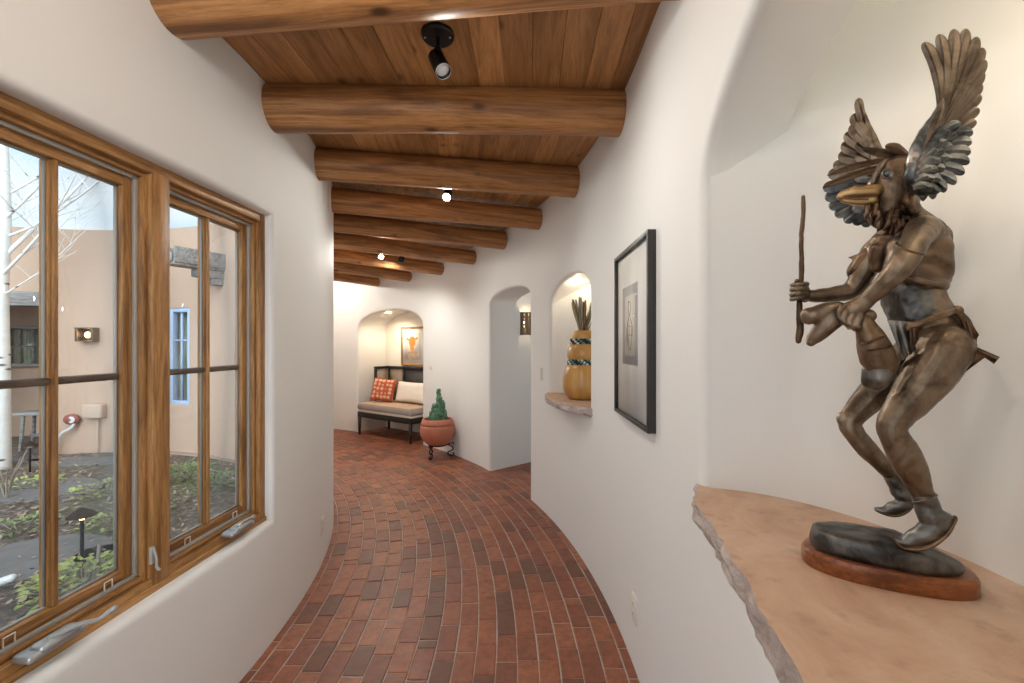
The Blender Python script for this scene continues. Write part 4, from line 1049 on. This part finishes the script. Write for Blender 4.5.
for i in range(9):
    k = i / 8; b = (lerp(872, 884, k), lerp(142, 200, k)); e = (lerp(857, 852, k), lerp(122, 210, k)); feather(bm, b, e, 0, 5.6, .044, .046 + .0015 * i, .002, 10, .8, .8, 0 if i < 5 else 1)
w2 = obj('wing', bm, ['bronze_wing', 'bronze_covert'], st, True, sharp=75)
organic('wing_root', lambda bm: limb(bm, [(861, 104, .056, 1.2), (868, 124, .052, 2.6), (873, 142, .046, 6), (880, 165, .040, 9), (888, 190, .030, 9)], .85, 14, 5), 'bronze_wing', w2, .0022, 2)
for (b, t_, w_) in (((884, 160), (827, 175.5), 3.4), ((882, 167), (822.5, 187.5), 3.6)):
    bm = bmesh.new(); feather(bm, b, t_, 1.5, w_, -.004, -.012, .0022, 14, .35, .7); obj('horn', bm, 'bronze_dark', mk, True, sharp=40)
bm = bmesh.new(); feather(bm, (906, 153), (862, 149), -2, 4.6, -.004, -.012, .0022, 14, .5, .5); obj('crest_leaf', bm, 'bronze_dark', mk, True, sharp=40)
bm = bmesh.new(); feather(bm, (908, 154), (885, 146), 1.5, 5.4, -.010, -.014, .003, 12, .5, .35); obj('crest_leaf', bm, 'bronze_dark', mk, True, sharp=40)

# ------------------------------------------------------------------ courtyard seen through the window
GZ = -.05; RC = 4.10
def gpt(px, py): Y = (EYE - GZ) * F / (py - HOR); return Vector(((px - 512) / F * Y, Y, GZ))
def pos_c(s, z, d): return polar(RC + d, math.degrees(s / RC), z)
def scy(deg): return rad(deg) * RC
bm = bmesh.new()
curved_wall(bm, pos_c, scy(10), scy(205), GZ - .1, 3.05, [
    dict(contour=rect_contour(scy(73.3), scy(78.1), .64, 1.95), r=.012, depth=.10),
    dict(contour=rect_contour(scy(102.0), scy(122), GZ - .1, 2.03), r=.02, depth=.3)], ds=.14, dz=.25)
# parapet top and its outer face
n = 80; tp = [bm.verts.new(polar(RC, lerp(10, 205, i / n), 3.05)) for i in range(n + 1)]; t2 = [bm.verts.new(polar(RC + .28, lerp(10, 205, i / n), 3.05)) for i in range(n + 1)]; t3 = [bm.verts.new(polar(RC + .28, lerp(10, 205, i / n), 2.4)) for i in range(n + 1)]
for i in range(n): bm.faces.new((tp[i], tp[i + 1], t2[i + 1], t2[i])); bm.faces.new((t2[i], t2[i + 1], t3[i + 1], t3[i]))
struct('wall_courtyard', bm, 'stucco', sharp=50)
bm = bmesh.new()
ar = [polar(RC + .29, t, 0) for t in (98, 106, 114, 122, 130)]; br_ = [polar(RC + 1.7, t, 0) for t in (98, 106, 114, 122, 130)]
for i in range(4):
    quad(bm, br_[i] + Z * -.1, br_[i + 1] + Z * -.1, br_[i + 1] + Z * 2.6, br_[i] + Z * 2.6); quad(bm, ar[i] + Z * 2.5, ar[i + 1] + Z * 2.5, br_[i + 1] + Z * 2.5, br_[i] + Z * 2.5)
for k in (0, 4): quad(bm, ar[k] + Z * -.1, br_[k] + Z * -.1, br_[k] + Z * 2.6, ar[k] + Z * 2.6)
struct('wall_portal', bm, 'stucco')
bm = bmesh.new(); n = 64; c0 = bm.verts.new((CX, CY, GZ)); rg = [[bm.verts.new(polar(R_, 360 * i / n, GZ + (.02 * noise.noise(Vector((R_ * 3, i * .5, 0))) if R_ < 4 else 0))) for i in range(n)] for R_ in (1, 2, 3, 3.8, 6.2)]
for i in range(n):
    bm.faces.new((c0, rg[0][i], rg[0][(i + 1) % n]))
    for A, B in zip(rg[:3], rg[1:4]): bm.faces.new((A[i], A[(i + 1) % n], B[(i + 1) % n], B[i]))
    a_ = 360 * i / n
    if 84 < a_ < 240: bm.faces.new((rg[3][i], rg[3][(i + 1) % n], rg[4][(i + 1) % n], rg[4][i]))
# strip under the inner wall
st0 = [bm.verts.new(polar(3.8, t, GZ)) for t in range(-90, 95, 5)]; st1 = [bm.verts.new(polar(4.3, t, GZ)) for t in range(-90, 95, 5)]
for i in range(len(st0) - 1): bm.faces.new((st0[i], st0[i + 1], st1[i + 1], st1[i]))
struct('ground', bm, 'mulch', sharp=0)
def wall_M(R_, deg, z): return Matrix.Translation(polar(R_, deg, z)) @ Matrix.Rotation(rad(deg + 90), 4, 'Z')   # x along the wall, y = towards the courtyard is +y? (y points to the centre)
def window_unit(name, R_, dg0, dg1, z0, z1, matn, nx, nzb, dep):
    A, B = polar(R_, dg1, 0), polar(R_, dg0, 0); e = (B - A); W_ = e.length; e.normalize(); o_ = Vector((-e.y, e.x, 0))
    M = Matrix(((e.x, o_.x, 0, A.x), (e.y, o_.y, 0, A.y), (0, 0, 1, z0), (0, 0, 0, 1)))
    t = bpy.data.objects.new(name, None); COL.objects.link(t); t.matrix_world = M; MW[t] = M; tag(t, kind='structure'); H_ = z1 - z0
    f = obj('window_frame', frame2(W_, H_, .05, -.05, .02), matn, t)
    sp_ = [((W_ * i / nx - .012, -.03, .05), (W_ * i / nx + .012, .0, H_ - .05), 0) for i in range(1, nx)] + [((.05, -.03, H_ * j / nzb - .012), (W_ - .05, 0, H_ * j / nzb + .012), 0) for j in range(1, nzb)]
    obj('muntin', bars(sp_), matn, f); obj('glass_pane', bars([((.04, -.016, .04), (W_ - .04, -.011, H_ - .04), 0)]), 'glass', f)
    bm = bmesh.new(); nn_ = 30
    ro = [[bm.verts.new((lerp(.03, W_ - .03, i / nn_), .06 + .018 * math.sin(i * 1.5), z)) for i in range(nn_ + 1)] for z in (.03, H_ - .03)]
    for i in range(nn_): bm.faces.new((ro[0][i], ro[0][i + 1], ro[1][i + 1], ro[1][i]))
    obj('curtain', bm, 'curtain', t)
window_unit('window_2', RC + .06, 73.3, 78.1, .64, 1.95, 'blue_paint', 2, 3, .1)
window_unit('window_3', RC + 1.62, 112.4, 117.2, 1.10, 1.76, 'grey_wood', 3, 2, .1)
# wooden lintel over the portal
A, B = polar(RC - .02, 101.2), polar(RC - .02, 112); e = (B - A).normalized(); o_ = Vector((e.y, -e.x, 0))
if o_.dot(A - Vector((CX, CY, 0))) < 0: o_ = -o_
M = Matrix(((e.x, o_.x, 0, A.x), (e.y, o_.y, 0, A.y), (0, 0, 1, 1.98), (0, 0, 0, 1)))
tag(obj('door_lintel', bars([((0, -.05, 0), (1.6, .25, .19), .012)]), 'grey_wood', None, False, M), 'weathered grey timber lintel over the courtyard porch opening', 'lintel')
# roof drain spout
M = wall_M(RC + .03, 64.8, 2.40)
t = thing('roof_scupper', 'weathered wooden roof drain spout sticking out of the tan courtyard wall', 'drain spout', M.translation); t.matrix_world = M; MW[t] = M
obj('trough', bars([((-.10, -.02, .0), (.10, .62, .045), .006), ((-.115, -.02, .03), (-.08, .62, .22), .006), ((.08, -.02, .03), (.115, .62, .22), .006)]), 'grey_wood', t)
obj('corbel', bars([((-.085, -.02, -.10), (.085, .34, .0), .012), ((-.07, -.02, -.18), (.07, .17, -.09), .012)]), 'grey_wood', t)
obj('metal_liner', bars([((-.078, .0, .045), (.078, .64, .052), 0), ((-.05, .60, .052), (.05, .63, .15), .01)]), 'steel_grey', t)
# wall lantern
M = wall_M(RC - .0, 94.2, 1.50)
t = thing('wall_lantern', 'small square wall lantern glowing on the tan courtyard wall', 'lantern', M.translation); t.matrix_world = M; MW[t] = M
obj('back_plate', bars([((-.10, -.005, .0), (.10, .01, .18), .004)]), 'tin', t)
obj('frame', bars([((-.115, .01, .0), (-.10, .12, .19), .003), ((.10, .01, 0), (.115, .12, .19), .003), ((-.115, .01, .175), (.115, .125, .19), .003), ((-.115, .01, 0), (.115, .125, .012), .003), ((-.115, .108, 0), (-.08, .12, .19), .002), ((.08, .108, 0), (.115, .12, .19), .002)]), 'tin', t)
bm = bmesh.new(); ell(bm, (0, .055, .09), (.035, .03, .04)); obj('bulb', bm, 'lantern_glow', t)
# utility box with conduit, hydrant with bent pipe
M = wall_M(RC, 93.0, .44)
t = thing('utility_box', 'tan utility box with a thin conduit on the courtyard wall', 'utility box', M.translation); t.matrix_world = M; MW[t] = M
bm = bmesh.new(); box(bm, (-.13, -.005, 0), (.13, .11, .20), bevel=.025, seg=3); obj('box', bm, 'meter_tan', t)
bm = bmesh.new(); tube(bm, [(-.03, .04, .02), (-.03, .04, -.46)], .011, 8, 1); obj('conduit', bm, 'meter_tan', t)
M = wall_M(RC, 97.0, .40)
t = thing('hose_bib', 'red round wall fitting with a bent grey pipe, left of the utility box', 'pipe fitting', M.translation); t.matrix_world = M; MW[t] = M
bm = bmesh.new(); ell(bm, (0, .06, .03), (.10, .06, .075)); tube(bm, [(0, -.01, .03), (0, .06, .03)], .05, 14, 1); obj('fitting', bm, 'meter_red', t)
bm = bmesh.new(); lathe(bm, [(0, 0), (.04, 0), (.045, .012), (.03, .016), (0, .016)], 20); bmesh.ops.rotate(bm, verts=bm.verts[:], cent=(0, 0, 0), matrix=Matrix.Rotation(-PI / 2, 3, 'X')); bmesh.ops.translate(bm, verts=bm.verts[:], vec=(-.03, .10, .03)); obj('cap', bm, 'pipe_grey', t)
bm = bmesh.new(); tube(bm, [(-.04, .07, -.02), (-.01, .09, -.09), (.09, .09, -.15), (.15, .09, -.25), (.17, .09, -.44)], .019, 10, 5); obj('pipe', bm, 'pipe_grey', t)
# small wooden stand in the porch
tp = polar(RC + .42, 105.5, GZ)
t = thing('wooden_stool', 'grey wooden stool in the porch opening behind the aspen trunk', 'stool', tp, rad(15))
obj('seat', bars([((-.3, -.15, .50), (.3, .15, .545), .01)]), 'grey_wood', t)
for x in (-.2, .2):
    for y in (-.1, .1):
        bm = bmesh.new(); tube(bm, [(x * 1.15, y * 1.1, 0), (x, y, .5)], .022, 8, 1); obj('leg', bm, 'grey_wood', t)
obj('stretcher', bars([((-.2, -.012, .18), (.2, .012, .22), .005)]), 'grey_wood', t)
# aspen tree
tb = gpt(0, 468); tb.z = GZ
random.seed(11)
def branch(bm, p, d, L, r, depth):
    pts, rr = [Vector(p)], [r * .55]; d = d.normalized(); n = 5
    for i in range(n):
        d = (d + Vector((random.uniform(-.16, .16), random.uniform(-.16, .16), random.uniform(-.05, .16)))).normalized()
        pts.append(pts[-1] + d * L / n); rr.append(max(.0022, r * .55 * (1 - .75 * (i + 1) / n)))
    tube(bm, pts, rr, 8, 2)
    if depth:
        for i in range(1, n + 1):
            for _ in range(1):
                a = random.uniform(0, 2 * PI); q = Vector((math.cos(a), math.sin(a), random.uniform(.1, .7)))
                branch(bm, pts[i], (d * .5 + q * .8), L * random.uniform(.42, .62), rr[i] * 1.05, depth - 1)
t = thing('aspen_tree', 'white-barked bare aspen tree at the left edge of the window', 'tree', tb)
bm = bmesh.new(); tube(bm, [tb + Vector((0, 0, -.05)), tb + Vector((.01, 0, 1.0)), tb + Vector((-.02, .02, 2.2)), tb + Vector((.05, 0, 3.0)), tb + Vector((.03, 0, 4.4))], [.098, .084, .076, .064, .04], 18, 5); obj('trunk', bm, 'aspen', t, True, sharp=0)
bm = bmesh.new()
for z, dx, dy, L, r in ((2.35, .8, -.1, 1.8, .035), (2.55, .5, .3, 2.4, .05), (2.8, 1.0, .1, 2.0, .032), (3.0, .9, -.3, 1.9, .03), (2.7, -.5, .4, 1.6, .035), (3.3, .7, .4, 1.9, .03), (2.1, .9, .3, 1.2, .018), (3.5, .2, -.6, 1.6, .03)):
    branch(bm, tb + Vector((.02, 0, z)), Vector((dx, dy, .55)), L, r, 2)
obj('branches', bm, 'aspen', t, True, sharp=0)
# path lights
def path_light(label, b, h, lit):
    t = thing('path_light', label, 'garden light', b)
    bm = bmesh.new(); tube(bm, [(0, 0, -.03), (0, 0, h)], .010, 8, 1); obj('stem', bm, 'black_metal', t)
    bm = bmesh.new(); lathe(bm, [(0, h + .055), (.015, h + .05), (.045, h + .032), (.078, h + .004), (.078, h), (.04, h + .02), (0, h + .03)], 26); obj('shade', bm, 'iron', t)
    bm = bmesh.new(); ell(bm, (0, 0, h - .006), (.022, .022, .02)); obj('bulb', bm, 'lantern_glow' if lit else 'lens_off', t)
b = gpt(82, 578); path_light('dark mushroom-shaped path light in the middle of the courtyard, seen through the left sash', b, .40, True)
b = gpt(30, 472); path_light('smaller far path light near the porch stool', b, .31, False)
# paving stones, sticks, pipe
random.seed(4)
for i, (px, py, a, b_, lab) in enumerate(((38, 560, .60, .42, 'dark flagstone paver nearest the window sill at left'), (30, 490, .75, .42, 'dark flagstone paver in the middle of the mulch bed'), (80, 462, .75, .22, 'pale flagstone at the foot of the courtyard wall'), (118, 556, .30, .24, 'dark flagstone paver beside the lime green plant'), (20, 461, .6, .12, 'grey slab in front of the porch'))):
    c = gpt(px, py); poly = [(c.x + a * math.cos(q) * random.uniform(.75, 1.05), c.y + b_ * math.sin(q) * random.uniform(.75, 1.05)) for q in [2 * PI * k / 11 for k in range(11)]]
    bm = bmesh.new(); prism(bm, poly, GZ - .02, GZ + .022); bmesh.ops.bevel(bm, geom=[e for e in bm.edges if abs(e.verts[0].co.z - e.verts[1].co.z) < .001 and e.verts[0].co.z > GZ], offset=.01, segments=2, affect='EDGES')
    tag(obj('paving_stone', bm, 'slate', None, True), lab, 'paving stone', 'courtyard paving stones')
bm = bmesh.new(); c = gpt(3, 594); tube(bm, [c + Vector((-.22, -.10, .02)), c + Vector((.02, .03, .08))], .024, 14, 1); tag(obj('drain_pipe', bm, 'pipe_grey', None, True), 'short white pipe lying near the window at the far left', 'pipe')
def foliage(name, label, c, R_, H_, n_, mat, sd, leaf=.045):
    random.seed(sd); t = thing(name, label, 'plant', c)
    bs, bl = bmesh.new(), bmesh.new()
    for i in range(n_):
        a = random.uniform(0, 2 * PI); rr = R_ * random.random() ** .6; h = H_ * random.uniform(.35, 1) * (1 - .5 * (rr / R_) ** 2)
        p = Vector((rr * math.cos(a), rr * math.sin(a), h))
        if i % 5 == 0: tube(bs, [(p.x * .3, p.y * .3, -.02), (p.x * .7, p.y * .7, h * .5), p], [.004, .003, .002], 5, 2)
        d = Vector((math.cos(a + random.uniform(-1, 1)), math.sin(a + random.uniform(-1, 1)), random.uniform(-.2, .6))).normalized(); s_ = d.cross(Z).normalized(); u_ = s_.cross(d); l = leaf * random.uniform(.6, 1.3)
        v = [p, p + d * l * .5 + s_ * l * .38 + u_ * l * .1, p + d * l, p + d * l * .5 - s_ * l * .38 + u_ * l * .1, p + d * l * .5 - u_ * l * .05]
        q = [bl.verts.new(x) for x in v]; bl.faces.new((q[0], q[1], q[4])); bl.faces.new((q[1], q[2], q[4])); bl.faces.new((q[2], q[3], q[4])); bl.faces.new((q[3], q[0], q[4]))
    obj('stems', bs, 'twig', t); obj('leaves', bl, mat, t, sharp=0, smooth=False)
foliage('leafy_plant', 'lime green leafy plant at the foot of the path light', gpt(84, 592), .26, .20, 300, 'leaf_lime', 1, .05)
foliage('leafy_plant', 'low green plant along the courtyard wall below the blue window', gpt(185, 478), .34, .15, 300, 'leaf_green', 2)
foliage('leafy_plant', 'low green plants at the right end of the courtyard wall', gpt(225, 484), .30, .12, 220, 'leaf_green', 3)
foliage('leafy_plant', 'green clump in the mulch left of the mullion', gpt(108, 492), .30, .11, 170, 'leaf_lime', 4)
foliage('leafy_plant', 'green clump in the mulch by the aspen trunk', gpt(30, 487), .28, .09, 120, 'leaf_lime', 5)
foliage('leafy_plant', 'thin green seedlings just outside the right sash', gpt(182, 502), .3, .07, 90, 'leaf_green', 6, .035)
foliage('leafy_plant', 'green weeds between the two dark pavers', gpt(20, 530), .26, .08, 110, 'leaf_green', 8)
foliage('leafy_plant', 'weeds beside the path light, right of its stem', gpt(116, 524), .24, .09, 110, 'leaf_lime', 9)
random.seed(9)
t = thing('bare_shrub', 'bare twiggy shrub at the foot of the aspen trunk', 'shrub', gpt(6, 500))
for i in range(9):
    bm = bmesh.new(); a = random.uniform(0, 2 * PI); tube(bm, [(0, 0, -.02), (.05 * math.cos(a), .05 * math.sin(a), .2), (.14 * math.cos(a), .14 * math.sin(a), random.uniform(.32, .5))], [.008, .006, .003], 6, 3); obj('twig', bm, 'twig', t)
bm = bmesh.new(); c = gpt(101, 585); tube(bm, [c, c + Vector((-.02, 0, .11)), c + Vector((-.03, .02, .24))], [.014, .012, .009], 8, 3); tag(obj('garden_stake', bm, 'twig', None, True), 'short dark stick standing in the lime green plant', 'stick')
random.seed(12); bm = bmesh.new()
for i in range(5200):
    a = random.uniform(-70, 170); R_ = 4.05 * random.random() ** .45; p = polar(R_, a, GZ + random.uniform(.0, .03)); l = random.uniform(.014, .042)
    d = Vector((random.uniform(-1, 1), random.uniform(-1, 1), random.uniform(-.25, .45))).normalized(); s_ = d.cross(Z).normalized() * l * random.uniform(.3, .6)
    bm.faces.new([bm.verts.new(q) for q in (p - d * l, p + s_, p + d * l, p - s_)]).material_index = 0 if random.random() < .72 else 1
tag(obj('leaf_litter', bm, ['leaf_dry', 'twig'], None, True, sharp=0, smooth=False), 'dry leaves and wood chips scattered over the courtyard mulch', 'leaf litter', kind='stuff')

# ------------------------------------------------------------------ light, sky, camera
nl2 = polar(RO + .17, NC - 2.2, 2.30)
t = thing('niche_light', 'small puck light hidden behind the arch of the statue niche', 'light', nl2 + Z * .05)
bm = bmesh.new(); lathe(bm, [(0, .008), (.04, .008), (.04, -.02), (.032, -.024)], 24); obj('housing', bm, 'white_plastic', t)
bm = bmesh.new(); lathe(bm, [(0, -.02), (.032, -.022)], 24); obj('lens', bm, 'lamp_warm', t)
lamp('niche_lamp', 'SPOT', nl2, 9, (1, .83, .62), .035, nl2 - Z + Vector((.04, .0, 0)), 150, .8)
vl = polar(RO + .12, VC + 1.6, 1.93)
lamp('vase_niche_lamp', 'POINT', vl, .9, (1, .8, .55), .02)
for dg_, e in ((-24, 5), (-13, 3.5), (64, 20)):  # added fill: unseen point lights without fixtures, brightening the corridor
    p = polar(5.25, dg_, 2.50)
    lamp('corridor_fill', 'POINT', p, e, (1, .965, .895), .05)

w = bpy.data.worlds.new('sky'); sc.world = w; w.use_nodes = True; nt = w.node_tree; nn = nt.nodes; bg = nn['Background']
tc = nn.new('ShaderNodeTexCoord'); no = nn.new('ShaderNodeTexNoise'); no.inputs['Scale'].default_value = 2.6; no.inputs['Detail'].default_value = 7
mp = nn.new('ShaderNodeMapping'); mp.inputs['Scale'].default_value = (1, 1, 2.6); nt.links.new(tc.outputs['Generated'], mp.inputs['Vector']); nt.links.new(mp.outputs['Vector'], no.inputs['Vector'])
rp = nn.new('ShaderNodeValToRGB'); rp.color_ramp.elements[0].position = .42; rp.color_ramp.elements[0].color = (.60, .80, 1, 1); rp.color_ramp.elements[1].position = .66; rp.color_ramp.elements[1].color = (1, 1, 1, 1)
nt.links.new(no.outputs['Fac'], rp.inputs['Fac']); nt.links.new(rp.outputs['Color'], bg.inputs['Color']); dv = nn.new('ShaderNodeVectorMath'); dv.operation = 'DOT_PRODUCT'; nt.links.new(tc.outputs['Generated'], dv.inputs[0]); dv.inputs[1].default_value = Vector((.12, -.94, .32)).normalized()
def mth(op, a, b):
    q = nn.new('ShaderNodeMath'); q.operation = op
    for i, v in enumerate((a, b)):
        if isinstance(v, bpy.types.NodeSocket): nt.links.new(v, q.inputs[i])
        else: q.inputs[i].default_value = v
    return q.outputs[0]
nt.links.new(mth('ADD', mth('MULTIPLY', mth('POWER', mth('MAXIMUM', dv.outputs['Value'], 0.0), 7.0), 3.4), .62), bg.inputs['Strength'])
lamp('sun', 'SUN', (3, -4, 8), .35, (1, .95, .86), .03, (0, 2, 0)).data.angle = rad(25)
cam = bpy.data.cameras.new('camera'); cam.lens = 36 * F / 1024; cam.sensor_width = 36; cam.sensor_fit = 'HORIZONTAL'; cam.shift_y = (HOR - 341.5) / 1024; cam.clip_start = .02
co = bpy.data.objects.new('camera', cam); COL.objects.link(co); co.location = (0, 0, EYE); co.rotation_euler = (PI / 2, 0, 0); sc.camera = co
sc.view_settings.view_transform = 'Standard'; sc.view_settings.look = 'None'; sc.view_settings.gamma = 1; sc.view_settings.use_curve_mapping = False
sc.view_settings.exposure = 1.05
sc.cycles.max_bounces = 8; sc.cycles.diffuse_bounces = 5; sc.cycles.glossy_bounces = 4; sc.cycles.transparent_max_bounces = 16; sc.cycles.caustics_reflective = False; sc.cycles.caustics_refractive = False
sc.cycles.use_denoising = True; sc.cycles.sample_clamp_indirect = 6
